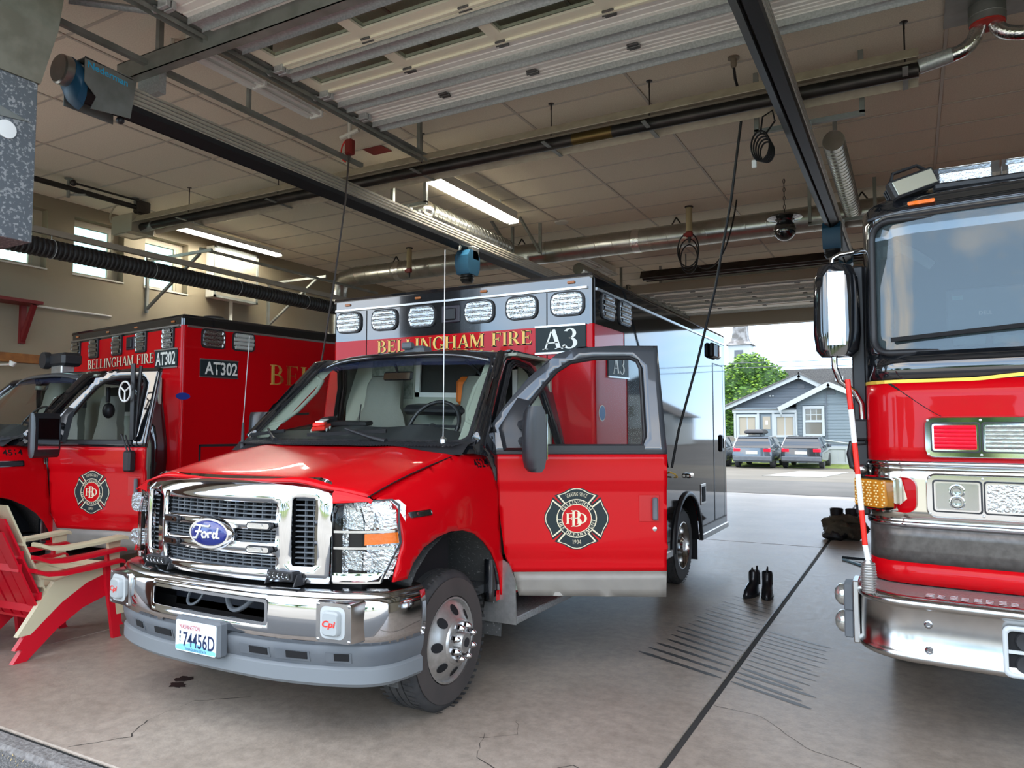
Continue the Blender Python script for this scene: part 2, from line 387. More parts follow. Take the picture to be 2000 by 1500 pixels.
# threshold edge, rough concrete lip
MB().rbox(CX0, CX1, 2.06, 2.175, -.08, -.004, .02).build('threshold', mat('rough_concrete', (.13, .12, .115), .95, noise=((.22, .21, .2), 40), bump=.8, bscale=60, spec=.2), floor)
lit = MB()
for k in range(150):
    px, py = random.uniform(-4.6, -2.9), random.gauss(2.03, .03); a = random.uniform(0, 3.1); l_ = random.uniform(.006, .018)
    lit.add([(px, py, -.026), (px+l_*math.cos(a), py+l_*math.sin(a), -.016), (px+l_*.6*math.cos(a+.5), py+l_*.6*math.sin(a+.5), -.022)], [(0,1,2)])
tag(lit.build('leaf_litter', mat('dry_leaf', (.4,.3,.14), .8), floor, smooth=0), kind='stuff')
stain = mat('rust_stain', (.02, .01, .008), .6)
for sx, sy, s_ in ((-4.0, 3.12, 1.0), (-3.945, 3.03, .9)):
    P = [(sx+s_*random.uniform(.045, .085)*math.cos(a), sy+s_*random.uniform(.03, .06)*math.sin(a), .0014) for a in [k*math.pi/9 for k in range(18)]]
    MB().add(P, [tuple(range(18))]).build('stain', stain, floor, smooth=0)
# ---- walls
WINS = [(4.9, 5.62), (5.98, 6.72), (7.06, 7.82)]
WZ0, WZ1 = 3.7, 4.5
wl = MB()
ys = [CY0-.3]+[q for a in WINS for q in a]+[CY1+.3]
for i in range(0, len(ys), 2): wl.box(CX0-.35, CX0, ys[i], ys[i+1], 0, 5.2)
for a, b in WINS: wl.box(CX0-.35, CX0, a, b, 0, WZ0); wl.box(CX0-.35, CX0, a, b, WZ1, 5.2)
wl = st(wl.build('wall_left', wallm, smooth=0))
winglass = mat('frosted_window_glass', (.5, .74, .6), .5, 0, trans=.85, ior=1.2)
wframe = mat('almond_window_frame', (.5, .44, .33), .5)
for i, (a, b) in enumerate(WINS):
    wn = MB(); x0, x1 = CX0-.2, CX0-.14
    wn.box(x0, x1, a, a+.05, WZ0, WZ1).box(x0, x1, b-.11, b, WZ0, WZ1).box(x0, x1, a+.05, b-.11, WZ0, WZ0+.05).box(x0, x1, a+.05, b-.11, WZ1-.09, WZ1)
    wn = st(wn.build('window_%d' % (i+1), wframe, smooth=0))
    MB().box(CX0-.185, CX0-.175, a+.05, b-.11, WZ0+.05, WZ1-.09).build('pane', winglass, wn, smooth=0)
    MB().box(CX0-.17, CX0-.135, b-.16, b-.12, WZ0+.05, WZ1-.09).build('sash', wframe, wn, smooth=0)
    MB().box(CX0-.14, CX0+.012, a-.01, b+.01, WZ0-.02, WZ0).build('window_sill', trimw, wn, smooth=0)
wr = st(MB().box(CX1, CX1+.3, CY0-.3, CY1+.3, 0, 5.2).build('wall_right', wallm, smooth=0))
OPB = [(-9.6, -5.6), (-4.9, 4.1)]; HB = 4.03
wb = MB()
for a, b in ((CX0, -9.6), (-5.6, -4.9), (4.1, CX1)): wb.box(a, b, CY1, CY1+.3, 0, 5.2)
for a, b in OPB: wb.box(a, b, CY1, CY1+.3, HB, 5.2)
wb = st(wb.build('wall_back', headerm, smooth=0))
wf = MB()
for a, b in ((CX0, -9.7), (-5.75, -4.85), (4.2, CX1)): wf.box(a, b, CY0-.4, CY0-.12, -.05, 5.2)
for a, b in ((-9.7, -5.75), (-4.85, 4.2)): wf.box(a, b, CY0-.4, CY0-.12, 4.15, 5.2)
wf = st(wf.build('wall_front', wallm, smooth=0))
# ---- ceiling: deck, tiles, grid
ceil = st(MB().box(CX0-.3, CX1+.3, CY0-.4, CY1+.3, CZ+.035, 5.25).build('ceiling', headerm, smooth=0))
GX = [-3.38+1.235*k for k in range(-6, 8)]; GX = [x for x in GX if CX0 < x < CX1]; GY = [7.51+.6*k for k in range(-9, 19)]; GY = [y for y in GY if CY0 < y < CY1]
ex = [CX0]+GX+[CX1]; ey = [CY0-.1]+GY+[CY1]
tiles = []; meshes = {}
ca, sa = math.cos(R(28.51)), math.sin(R(28.51))
rest = MB()
for xa, xb in zip(ex, ex[1:]):
    for ya, yb in zip(ey, ey[1:]):
        vis = False
        for x, y in ((xa, ya), (xb, ya), (xa, yb), (xb, yb)):
            dz = -sa*x+ca*y
            if dz > .5:
                u = (ca*x+sa*y)/dz; el = (CZ-1.55)/dz
                if abs(u) < .72 and el < .66: vis = True
        key = (round(xb-xa, 2), round(yb-ya, 2))
        if not vis: rest.box(xa+.012, xb-.012, ya+.012, yb-.012, CZ, CZ+.03); continue
        if key not in meshes:
            o = MB().rbox(.012, xb-xa-.012, .012, yb-ya-.012, 0, .03, .004).build('tile', tilem, ceil, smooth=0); meshes[key] = o.data
        else:
            o = bpy.data.objects.new('tile', meshes[key]); COL.objects.link(o); o.parent = ceil
        o.location = (xa, ya, CZ+random.choice((0, 0, 0, .004)))
if rest.f: tag(rest.build('tile_field', tilem, ceil, smooth=0), kind='stuff')
gm = MB()
for x in GX: gm.box(x-.013, x+.013, CY0, CY1, CZ-.006, CZ+.004)
for y in GY: gm.box(CX0, CX1, y-.012, y+.012, CZ-.004, CZ+.005)
gm.build('ceiling_grid', tbar, ceil, smooth=0)
# sprinkler heads, speaker discs and smoke detector in the ceiling
for lab, x, y, kind in (('small white sprinkler rosette beside the heater reflector', -3.42, 6.85, 0), ('round ceiling speaker grille above the spiral duct', -4.6, 10.05, 1),
                        ('chrome sprinkler cup nearest the rear door over the ambulance', -3.55, 12.1, 0), ('flat round disc on rear ceiling tile near hose loop', -2.9, 12.4, 1), ('small twin sprinkler on rear tile beside the round disc', -2.1, 12.3, 0)):
    t_ = thing('ceiling_fitting', lab, 'ceiling fitting', (x, y, CZ), group='fittings on the ceiling tiles')
    MB().lathe((0,0,0), (0,0,-1), [(.0,0),(.11 if kind else .07,0),(.1 if kind else .055,.018),(.03,.022),(.0,.022)], 18).build('rosette', trimw, t_)
    if not kind: MB().lathe((0,0,-.02), (0,0,-1), [(.012,0),(.012,.03),(.03,.035),(.03,.04),(0,.04)], 10).build('deflector', alu, t_)
# ---- overhead doors
whitedoor = mat('white_door_enamel', (.84, .82, .76), .42, noise=((.77, .75, .69), 3))
creamdoor = mat('cream_door_rail', (.8, .76, .6), .42)
def sectional(n, x0, x1, secs, z, label_glass, rib=True):
    """overhead sectional door lying open under the ceiling: secs = [(ya, yb, kind)]"""
    d = st(thing('door_%d' % n, None, None, (0,0,0))); xs = [x0+.07+(x1-x0-.14)*k/11 for k in range(12)]
    hx = [-3.37+.828*k for k in range(-1, 10)] if n == 1 else [x0+.9+1.0*k for k in range(9)]
    hx = [q for q in hx if x0+.15 < q < x1-.15]
    for ya, yb, kind in secs:
        if kind == 'solid':
            k = 7; h = (yb-ya-.01)/k
            p = MB()
            prof = []
            for i in range(k): prof += [(ya+.005+i*h, z+.012), (ya+.005+i*h+.008, z), (ya+.005+(i+1)*h-.008, z)]
            prof += [(yb-.005, z+.012)]
            poly = prof+[(yb-.005, z+.05), (ya+.005, z+.05)]
            p.prism(poly, lambda a, b: (x0, a, b), lambda a, b: (x1, a, b)); p.build('door_section', whitedoor, d, smooth=20)
        else:
            f = MB(); f.box(x0, x1, ya+.005, ya+.1, z, z+.05).box(x0, x1, yb-.12, yb-.005, z, z+.05)
            f.box(x0, x1, ya+.005, ya+.03, z-.02, z); f.box(x0, x1, yb-.03, yb-.005, z-.018, z)
            for q in [x0+.05]+hx+[x1-.05]: f.box(q-.05, q+.05, ya+.1, yb-.12, z+.0, z+.05)
            f.build('glazed_section', creamdoor if rib else whitedoor, d, smooth=0)
            qs = [x0+.05]+hx+[x1-.05]
            for a, b in zip(qs, qs[1:]): MB().box(a+.05, b-.05, ya+.1, yb-.12, z+.02, z+.026).build('pane', glass, d, smooth=0)
        sy = (ya+.1) if kind == 'glass' else (yb-.12 if yb == secs[0][1] else (ya+yb)/2)
        s_ = MB(); s_.box(x0+.0, x1, sy-.055, sy+.055, z-.024, z-.018).box(x0, x1, sy-.06, sy-.055, z-.05, z).box(x0, x1, sy+.055, sy+.06, z-.05, z)
        s_.build('strut', galv, d, smooth=0)
    hy = [b for a, b, k in secs[1:]]
    hm = None
    for y in hy:
        for q in hx:
            if hm is None:
                h_ = MB(); h_.rbox(-.042, .042, -.04, -.004, -.014, .002, .004).rbox(-.042, .042, .004, .04, -.014, .002, .004).cyl((-.05,0,-.01), (.05,0,-.01), .011, n=8)
                o = h_.build('hinge', mat('hinge_steel', (.12,.12,.115), .4, .6), d); hm = o.data
            else: o = bpy.data.objects.new('hinge', hm); COL.objects.link(o); o.parent = d
            o.location = (q, y, z-.004)
        for sx, q in ((1, x0), (-1, x1)):
            r_ = MB(); r_.cyl((q+sx*.02, y, z-.02), (q-sx*.1, y, z-.02), .008, n=8).lathe((q-sx*.07, y, z-.02), (-sx,0,0), [(0,0),(.026,0),(.026,.02),(0,.02)], 12)
            r_.rbox(q+sx*.0, q+sx*.09, y-.04, y-.005, z-.055, z, .004).rbox(q+sx*.0, q+sx*.09, y+.005, y+.04, z-.055, z, .004)
            r_.build('roller', galv, d)
    for q in (x0-.07, x1+.07):
        ya = secs[-1][0]-.6; yb = secs[0][1]+.75; t_ = MB()
        t_.box(q-.03, q+.03, ya, yb, z+.015, z+.02).box(q-.03, q-.026, ya, yb, z-.06, z+.02).box(q+.026, q+.03, ya, yb, z-.06, z-.03)
        t_.build('track', galvd, d, smooth=0)
        for yy in (yb-.1, (ya+yb)/2):
            MB().box(q-.02, q+.02, yy-.02, yy+.02, z+.02, CZ).build('hanger', galvd, d, smooth=0)
    return d
sectional(1, -4.27, 4.0, [(5.02, 5.36, 'solid'), (4.53, 5.02, 'solid'), (4.03, 4.53, 'glass'), (3.53, 4.03, 'glass'), (3.03, 3.53, 'solid'), (2.5, 3.03, 'solid')], 4.35, 'glass')
sectional(2, -4.75, 3.9, [(13.9, 14.5, 'solid')][:0]+[(17.2, 17.8, 'solid'), (16.6, 17.2, 'glass'), (16.0, 16.6, 'glass'), (15.4, 16.0, 'glass'), (14.8, 15.4, 'solid'), (14.2, 14.8, 'solid')], 4.33, 'glass', False)
sectional(3, -9.5, -5.7, [(17.2, 17.8, 'solid'), (16.6, 17.2, 'glass'), (16.0, 16.6, 'glass'), (15.4, 16.0, 'glass'), (14.8, 15.4, 'solid'), (14.2, 14.8, 'solid')], 4.33, 'glass', False)
# ================================================================== ambulances
def cross_poly():
    """one arm of the cross, pointing up, unit size"""
    a = [(.40,.47),(.64,.755)]
    o = [(.52,.80),(.38,.85),(.25,.93),(.12,.985),(0,1.0)]
    r_ = a+o; l = [(-x, y) for x, y in reversed(r_[:-1])]
    inner = [(-.28,.56),(-.14,.61),(0,.625),(.14,.61),(.28,.56)]
    return r_+l+inner
def emblem(parent, fn, wx=.195, wz=.185, nm='crest', sgn=1):
    """fire-service cross crest; fn(a, b, lift) maps crest plane metres into space"""
    A = cross_poly(); f = lambda x, y, l: fn(sgn*x*wx, y*wz, l)
    cx, cy = 0, .74
    def lay(scale, lift, m, name, rr=None):
        mb = MB()
        for k in range(4):
            c, s_ = (1,0,-1,0)[k], (0,1,0,-1)[k]; P = []
            for x, y in A:
                x, y = (x-cx)*scale+cx, (y-cy)*scale+cy; P.append((x*c-y*s_, x*s_+y*c))
            mb.add([f(p[0], p[1], lift) for p in P], [tuple(range(len(P)))])
        if rr: mb.add([f(p[0], p[1], lift) for p in arc(0,0,rr,0,354,59)], [tuple(range(60))])
        return mb
    base = lay(1.1, .0012, blk, 'x', .66).build(nm, blk, parent, smooth=0)
    lay(.97, .0022, cream, 'x').build('crest_edge', cream, base, smooth=0)
    lay(.87, .0032, signblack, 'x').build('crest_arms', signblack, base, smooth=0)
    def disc(r_, lift, m, name): MB().add([f(p[0], p[1], lift) for p in arc(0,0,r_,0,354,59)], [tuple(range(60))]).build(name, m, base, smooth=0)
    disc(.625, .0028, cream, 'crest_ring'); disc(.6, .0036, signblack, 'crest_band'); disc(.475, .0042, cream, 'crest_ring'); disc(.45, .0048, red, 'crest_disc')
    t = MB()
    def ring_text(s_, rad, hgt, span, a_mid, inv=False):
        W = swidth(s_, .12)
        def g(a, b):
            ang = R(a_mid)-(a/1.0-.5)*R(span) if not inv else R(a_mid)+(a-.5)*R(span)
            rr = rad+(b if not inv else hgt-b); return f(math.cos(ang)*rr, math.sin(ang)*rr, .0056)
        serif(t, s_, g, hgt, 1.0, .12)
    ring_text('BELLINGHAM', .487, .1, 120, 90); ring_text('FIRE DEPARTMENT', .487, .1, 175, 270, True)
    ring_text('SERVING SINCE', .74, .12, 50, 90)
    serif(t, '1904', lambda a, b: f(a-.14, b-.83, .0056), .13, .28)
    serif(t, 'B', lambda a, b: f(a-.17, b-.27, .0060), .54, .36); serif(t, 'F', lambda a, b: f(a-.34, b-.17, .0058), .34, .24); serif(t, 'D', lambda a, b: f(a+.0, b-.17, .0058), .34, .34)
    tag(t.build('crest_lettering', cream, base, smooth=0, recalc=False), kind='stuff')
    return base
def lightlens(parent, name, fn, w_, h_, ribs=4, m=lens, bez=blackpl, rnd=.05):
    """warning light: black rim, ribbed lens; fn(a, b, lift)"""
    O = rrect(-w_/2-.014, w_/2+.014, -h_/2-.014, h_/2+.014, rnd+.012, 4)
    rim = MB().prism(O, lambda a, b: fn(a, b, -.01), lambda a, b: fn(a, b, .016)).build(name, bez, parent, smooth=40)
    L = rrect(-w_/2, w_/2, -h_/2, h_/2, rnd, 4)
    rf = MB().prism(L, lambda a, b: fn(a, b, .012), lambda a, b: fn(a, b, .0185)).build('reflector', reflm, rim, smooth=0)
    g = MB(); n = ribs
    for i in range(n):
        z0, z1 = -h_/2+h_*i/n, -h_/2+h_*(i+1)/n; q = w_/2-(.022 if i in (0, n-1) else .004)
        prof = [(z0+.002, .019), (z0+(z1-z0)*.3, .032), (z0+(z1-z0)*.7, .032), (z1-.002, .019)]
        g.prism(prof, lambda b, l: fn(-q, b, l), lambda b, l: fn(q, b, l))
    g.build('lens', m, rim, smooth=50)
    return rim
def wheel(parent, x, y, sg, front=True):
    """tyre with grooved tread, steel rim; sg = outward side"""
    rO, zc = .378, .378; w_ = .235; o = (x, y, zc); d = (sg, 0, 0)
    prof = [(.225,.02),(.30,-.004),(.345,.004),(.365,.02)]
    k = [(rO, .03)]
    for c in (.072, .118, .164): k += [(rO,c-.005),(rO-.012,c-.004),(rO-.012,c+.004),(rO,c+.005)]
    prof += k+[(rO,w_-.03),(.365,w_-.02),(.345,w_-.004),(.30,w_+.004),(.225,w_-.02),(.21,w_-.03),(.21,.03)]
    t = MB().lathe(o, (-sg,0,0), prof, 56, caps=False)
    tyre = t.build('tyre', rubber, parent, smooth=30)
    lug = MB()
    for i in range(60):
        a = 2*math.pi*i/60
        for k_, (c0, c1) in enumerate(((.004,.066),(.169,.231))):
            da = .022 if k_ else -.022
            P = []
            for aa, c, rr in ((a, c0, rO+.0025), (a+.05, c0, rO+.0025), (a+.05+da, c1, rO+.003), (a+da, c1, rO+.003)):
                P.append((x-sg*c, y+math.cos(aa)*rr, zc+math.sin(aa)*rr))
            lug.add(P, [(0,1,2,3)])
    lug.build('tread_block', rubber, tyre, smooth=0)
    MB().lathe(o, d, [(.335,.0062),(.24,.009),(.232,-.01),(.335,.001)], 48, caps=False).build('sidewall', tyreside, tyre, smooth=40)
    if front:
        r_ = MB().lathe(o, d, [(.228,-.01),(.232,.006),(.222,.008),(.214,-.006),(.200,.0),(.165,.026),(.13,.05),(.122,.052)], 48, caps=False)
        rim = r_.build('wheel_rim', steel, parent, smooth=40)
        MB().lathe(o, d, [(.125,.05),(.118,.062),(.108,.066),(.06,.062),(.056,.1),(.05,.106),(.0,.106)], 32, caps=False).build('hub', steel, rim, smooth=40)
        MB().lathe((x+sg*.1065, y, zc), d, [(.026,0),(.026,.002),(0,.002)], 16).build('hub_cap', blackpl, rim)
        nut = None
        for i in range(8):
            a = 2*math.pi*(i+.5)/8; p = (x+sg*.06, y+math.cos(a)*.088, zc+math.sin(a)*.088)
            MB().lathe(p, d, [(.021,0),(.021,.028),(.017,.036),(.014,.05),(.006,.058),(0,.059)], 6, caps=False).build('lug_nut', chrome, rim, smooth=50)
        for i in range(8):
            a = 2*math.pi*i/8; ca_, sa_ = math.cos(a), math.sin(a)
            P0 = [(x+sg*.0245, y+ca_*.168-sa_*q[0]+ca_*q[1], zc+sa_*.168+ca_*q[0]+sa_*q[1]) for q in arc(0,0,.027,0,345,23)]
            P0 = [(x+sg*(.0275+.78*(.168-math.hypot(p[1]-y, p[2]-zc))), p[1], p[2]) for p in P0]
            MB().add(P0, [tuple(range(24))]).build('hand_hole', dark, rim, smooth=0)
    else:
        r_ = MB().lathe(o, d, [(.228,-.01),(.234,.006),(.222,.008),(.205,-.02),(.198,-.10),(.17,-.12),(.09,-.125)], 48, caps=False)
        rim = r_.build('wheel_rim', chromed, parent, smooth=40)
        MB().lathe((x-sg*.125, y, zc), d, [(.1,0),(.085,.01),(.08,.12),(.06,.14),(0,.14)], 24, caps=False).build('hub', chromed, rim, smooth=40)
    return tyre
BP = []   # bumper plan path, right half, as (s, x, y, nx, ny)
def bpath():
    P = [(0,.025),(.25,.03),(.45,.045),(.65,.085),(.82,.14),(.93,.2),(.99,.27),(1.02,.36),(1.035,.5)]
    D = []
    for i in range(len(P)-1):
        p0 = P[max(i-1,0)] if i else (-P[1][0], P[1][1]); p1, p2 = P[i], P[i+1]; p3 = P[min(i+2, len(P)-1)]
        for k in range(8):
            t = k/8
            D.append(tuple(.5*((2*p1[j])+(-p0[j]+p2[j])*t+(2*p0[j]-5*p1[j]+4*p2[j]-p3[j])*t*t+(-p0[j]+3*p1[j]-3*p2[j]+p3[j])*t**3) for j in (0,1)))
    D.append(P[-1]); s_ = 0; o = []
    for i, p in enumerate(D):
        if i: s_ += math.hypot(p[0]-D[i-1][0], p[1]-D[i-1][1])
        q0, q1 = D[max(i-1,0)], D[min(i+1, len(D)-1)]; tx, ty = q1[0]-q0[0], q1[1]-q0[1]; L = math.hypot(tx, ty)
        o.append((s_, p[0], p[1], ty/L, -tx/L))
    o[0] = (0, 0, o[0][2], 0, -1); return o
BP = bpath(); BS = BP[-1][0]
def bat(s_, out=0, z=0):
    a = min(abs(s_), BS); sg = 1 if s_ >= 0 else -1
    for p, q in zip(BP, BP[1:]):
        if a <= q[0]:
            t = (a-p[0])/(q[0]-p[0]); v = [p[i]+(q[i]-p[i])*t for i in range(1, 5)]; return V(sg*(v[0]+v[2]*out), v[1]+v[3]*out, z)
    p = BP[-1]; return V(sg*(p[1]+p[3]*out), p[2]+p[4]*out, z)
def s_at_x(x):
    for p, q in zip(BP, BP[1:]):
        if q[1] >= abs(x): return math.copysign(p[0]+(q[0]-p[0])*(abs(x)-p[1])/(q[1]-p[1]), x)
    return math.copysign(BS, x)
def sweep(prof, s0=None, s1=None, n=60):
    s0 = -BS if s0 is None else s0; s1 = BS if s1 is None else s1
    return MB().loft([[bat(s0+(s1-s0)*i/n, o, z) for o, z in prof] for i in range(n+1)], True, True)
ZT = [(.1,1.27),(.17,1.30),(.3,1.33),(.6,1.385),(1.0,1.445),(1.1,1.46)]
def hoodz(x, y): return smo(ZT, y)-smo([(.1,.13),(.5,.085),(1.1,.045)], y)*(abs(x)/.87)**3.2+.012*math.exp(-((abs(x)-.52)/.12)**2)
def sidex(y, z):
    top = smo([(.25,1.19),(.65,1.305),(1.05,1.41),(1.4,1.42)], y); t = max(0, (z-(top-.26))/.26)
    base = smo([(.25,.985),(.4,1.0),(.8,1.015),(1.1,1.005),(1.3,1.0)], y)+.012*math.exp(-((z-1.18)/.03)**2)*0
    return base-.12*t**2.3-.02*max(0, .7-z)
def doorn(z):
    """outward offset of the door skin"""
    if z > 1.39: return -.25*(z-1.39)
    n = 0
    n += -.012*min(1, max(0, (1.205-z)/.02)) + .0   # step under the upper crease
    n += -.014*min(1, max(0, (.80-z)/.05))
    return n
def ambulance(cfg):
    top = thing('ambulance', cfg['label'], 'ambulance', cfg['loc'], cfg['rz'])
    by = cfg['by']; D = cfg['door']
    # ---------------- hood, fenders
    ho = [(-.86,.27),(-.72,.2),(-.66,.165),(0,.12),(.66,.165),(.72,.2),(.86,.27),(.885,.6),(.9,1.02),(.6,1.03),(0,1.0),(-.6,1.03),(-.9,1.02),(-.885,.6)]
    hf = lambda x: smo([(0,.115),(.4,.13),(.66,.165),(.74,.2),(.87,.25)], abs(x)); hr = lambda x: 1.0+.03*(abs(x)/.9)**2
    HG = MB().loft([[V(x*(.87+.03*k/18), hf(x*.87)+(hr(x)-hf(x*.87))*k/18, hoodz(x*.87, hf(x*.87)+(hr(x)-hf(x*.87))*k/18)) for x in [-1+i/20 for i in range(41)]] for k in range(19)], False, False)
    thick(HG.build('hood', red, top, smooth=60), .012, 0)
    for sg in (1, -1):
        MB().tube([V(sg*(.872+.03*k/12), hf(.87)+(1.02-hf(.87))*k/12, hoodz(.87, hf(.87)+(1.02-hf(.87))*k/12)+.001) for k in range(13)], .0035, 5).build('hood_seam', dark, top, smooth=60)
        MB().loft([[V(sg*x, hf(x)+.004, hoodz(x, hf(x))+.002), V(sg*x, hf(x)-.012, hoodz(x, hf(x))-.016), V(sg*x, min(hf(x)-.012, .165+.17*max(0,(x-.7)/.3)**1.7+.03), 1.178+.012*max(0,(x-.72)/.2))] for x in [.712+.19*i/12 for i in range(13)]], False, False).build('hood_nose', red, top, smooth=60)
    # hood nose above the headlamps
    for sg in (1, -1):
        arch = [(.40,.80),(.445,.87),(.53,.935),(.65,.975),(.77,.99),(.9,.98),(1.03,.945),(1.14,.885),(1.235,.81),(1.30,.73),(1.345,.64),(1.37,.53)]
        fo = [(.30,.8)]+arch+[(1.445,.53),(1.405,.69),(1.36,.79),(1.325,1.04),(1.31,1.19),(1.275,1.37),(1.24,1.405),(1.05,1.405),(.8,1.345),(.5,1.265),(.30,1.195),(.345,1.165),(.365,.98)]
        f = panel(fo, lambda y, z: V(sg*sidex(y, z), y, z), .03).build('fender', red, top, recalc=False, smooth=60); thick(f, .012, 0)
        # strip joining the fender top to the hood edge
        rr = [[V(sg*(.865+.03*k), y, hoodz(.865, y)-.004-.02*k*k*0+(-.006*k)) for k in range(2)] for y in (.28,.45,.65,.85,1.03)]
        fl = [[V(sg*.84, y, hoodz(.84, y)-.012), V(sg*(sidex(y, lerp([(.3,1.195),(.5,1.265),(.8,1.345),(1.05,1.405)], y))), y, lerp([(.3,1.195),(.5,1.265),(.8,1.345),(1.05,1.405)], y))] for y in (.29,.4,.5,.65,.8,.95,1.05)]
        MB().loft(fl, False, False).build('fender_top', red, f, smooth=60)
        # side marker and number, wheel housing
        mk = MB().prism(rrect(.43,.60,1.095,1.125,.014), lambda y, z: V(sg*(sidex(y, z)-.003), y, z), lambda y, z: V(sg*(sidex(y, z)+.014), y, z)).build('side_marker_light', chrome, top)
        MB().prism(rrect(.49,.595,1.1,1.12,.008), lambda y, z: V(sg*(sidex(y, z)+.012), y, z), lambda y, z: V(sg*(sidex(y, z)+.017), y, z)).build('lens', lens, mk)
        hs = MB(); rings = []
        for i in range(15):
            a = R(-15+210*i/14); rings.append([V(sg*q, .87+math.cos(a)*.53, .42+math.sin(a)*.56) for q in (.99, .55)])
        hs.loft(rings, False, False).build('wheel_housing', mat('wheel_liner', (.05,.05,.048), .8, noise=((.16,.16,.15), 60, .6, .68)), top)
        MB().box(sg*.54, sg*.56, .35, 1.4, .45, 1.1).build('inner_fender', dark, top, smooth=0)
        if sg == 1 or not cfg.get('far'): wheel(top, sg*.955, .87, sg, True)
    nm = cfg['number']
    sans(nm, 'unit_number', blk, top, .05, lambda a, b: V(sidex(cfg['numy']+a, 1.315+b)+.008, cfg['numy']+a, 1.315+b), .15, .02)
    if cfg.get('badge'):
        bb = MB().prism(rrect(.93,1.13,1.22,1.27,.01), lambda y, z: V(sidex(y, z), y, z), lambda y, z: V(sidex(y, z)+.012, y, z)).build('model_badge', chrome, top)
        MB().prism(rrect(.94,1.12,1.228,1.262,.008), lambda y, z: V(sidex(y, z)+.011, y, z), lambda y, z: V(sidex(y, z)+.0135, y, z)).build('badge_inlay', blackpl, bb)
    # ---------------- engine bay void + underbody
    MB().box(-.84, .84, .25, 1.02, .55, 1.15).box(-.7, .7, .2, 6.4, .35, .6).build('underbody', dark, top, smooth=0)
    # ---------------- grille
    def gy(x, z): return .07+.115*(abs(x)/.7)**2.2+max(0, z-1.205)*.75-.01*math.exp(-((z-1.0)/.2)**2)
    go = [(-.70,.785),(.70,.785),(.715,.95),(.71,1.15),(.70,1.22),(.665,1.275),(.6,1.295),(-.6,1.295),(-.665,1.275),(-.70,1.22),(-.71,1.15),(-.715,.95)]
    rows = [(1.085,1.172),(.972,1.036),(.84,.912)]
    holes = [[(-.415,a),(.415,a),(.42,b),(-.42,b)] for a, b in rows]
    holes += [rrect(s*.565-.062, s*.565+.062, .865, 1.2, .012, 2) for s in (-1, 1)]
    gr = panel(go, lambda x, z: V(x, gy(x, z), z), .045, holes).build('grille', chrome, top, recalc=False, smooth=45); thick(gr, .018, 0)
    for a, b in rows:
        ms = MB()
        for z in [a+(b-a)*q for q in (.02,.28,.52,.76,.98)]: 
            for i in range(8):
                x0, x1 = -.42+.84*i/8, -.42+.84*(i+1)/8; ms.bar((x0, gy(x0, z)+.035, z), (x1, gy(x1, z)+.035, z), .03, .006)
        for i in range(15): x = -.42+.84*i/14; ms.bar((x, gy(x, a)+.04, a), (x, gy(x, b)+.04, b), .006, .02)
        ms.build('grille_mesh', greypl, gr, smooth=0)
        MB().box(-.44, .44, .2, .21, a-.02, b+.02).build('grille_backing', dark, gr, smooth=0)
    for s in (-1, 1):
        ms = MB()
        for i in range(13): z = .875+.315*i/12; ms.bar((s*.5, gy(.5,1)+.04, z), (s*.63, gy(.63,1)+.04, z), .03, .006)
        for x in (.545, .59): ms.bar((s*x, gy(x,1)+.045, .86), (s*x, gy(x,1)+.045, 1.2), .006, .015)
        ms.build('grille_mesh', greypl, gr, smooth=0); MB().box(s*.49, s*.64, .22, .23, .85, 1.21).build('grille_backing', dark, gr, smooth=0)
    def oval(rx, rz, y0, y1, m, nme, par): return MB().loft([[V(rx*k*math.cos(t), y, 1.003+rz*k*math.sin(t)) for t in [2*math.pi*i/40 for i in range(40)]] for k, y in ((1, y0), (.99, (y0+y1)/2), (.9, y1))], True, True).build(nme, m, par, smooth=50)
    ov = oval(.165, .086, .075, .03, chrome, 'oval_badge', top); oval(.137, .066, .035, .022, mat('badge_blue', (.01,.02,.16), .25, 0, .8), 'badge_field', ov)
    sc = MB()
    def stroke(P, r_=.006): sc.tube([V(x*.11, .0215, 1.003+z*.047) for x, z in P], r_, 6)
    stroke([(-.95,.55),(-.8,.85),(-.4,.8),(.1,.75),(.2,.9)]); stroke([(-.45,.8),(-.6,.1),(-.75,-.6),(-.95,-.6)]); stroke([(-.8,.1),(-.35,.15)])
    stroke([(-.22,.1),(-.36,-.15),(-.28,-.5),(-.1,-.45),(-.04,-.1),(-.15,.12),(-.22,.1)]); stroke([(.04,.1),(.1,-.5)]); stroke([(.08,-.1),(.2,.12),(.32,.05)])
    stroke([(.62,.05),(.45,.1),(.38,-.25),(.48,-.5),(.62,-.3),(.75,.7)]); stroke([(.7,.2),(.66,-.45),(.85,-.4)])
    sc.build('badge_script', silverw, ov, smooth=60)
    for s in (-1, 1):
        for z in (1.058, .94):
            l = MB().prism(rrect(s*.335-.075, s*.335+.075, z-.019, z+.019, .018), lambda x, q: V(x, gy(x, q)-.012, q), lambda x, q: V(x, gy(x, q)-.03, q)).build('grille_light', blackpl, top)
            MB().prism(rrect(s*.335-.066, s*.335+.066, z-.013, z+.013, .012), lambda x, q: V(x, gy(x, q)-.028, q), lambda x, q: V(x, gy(x, q)-.034, q)).build('light_body', chrome, l)
            MB().prism(rrect(s*.335-.062, s*.335+.03, z-.009, z+.009, .008), lambda x, q: V(x, gy(x, q)-.033, q), lambda x, q: V(x, gy(x, q)-.038, q)).build('lens', lens, l)
    # ---------------- headlamps
    def hy(x): return .165+.17*max(0, (abs(x)-.7)/.3)**1.7
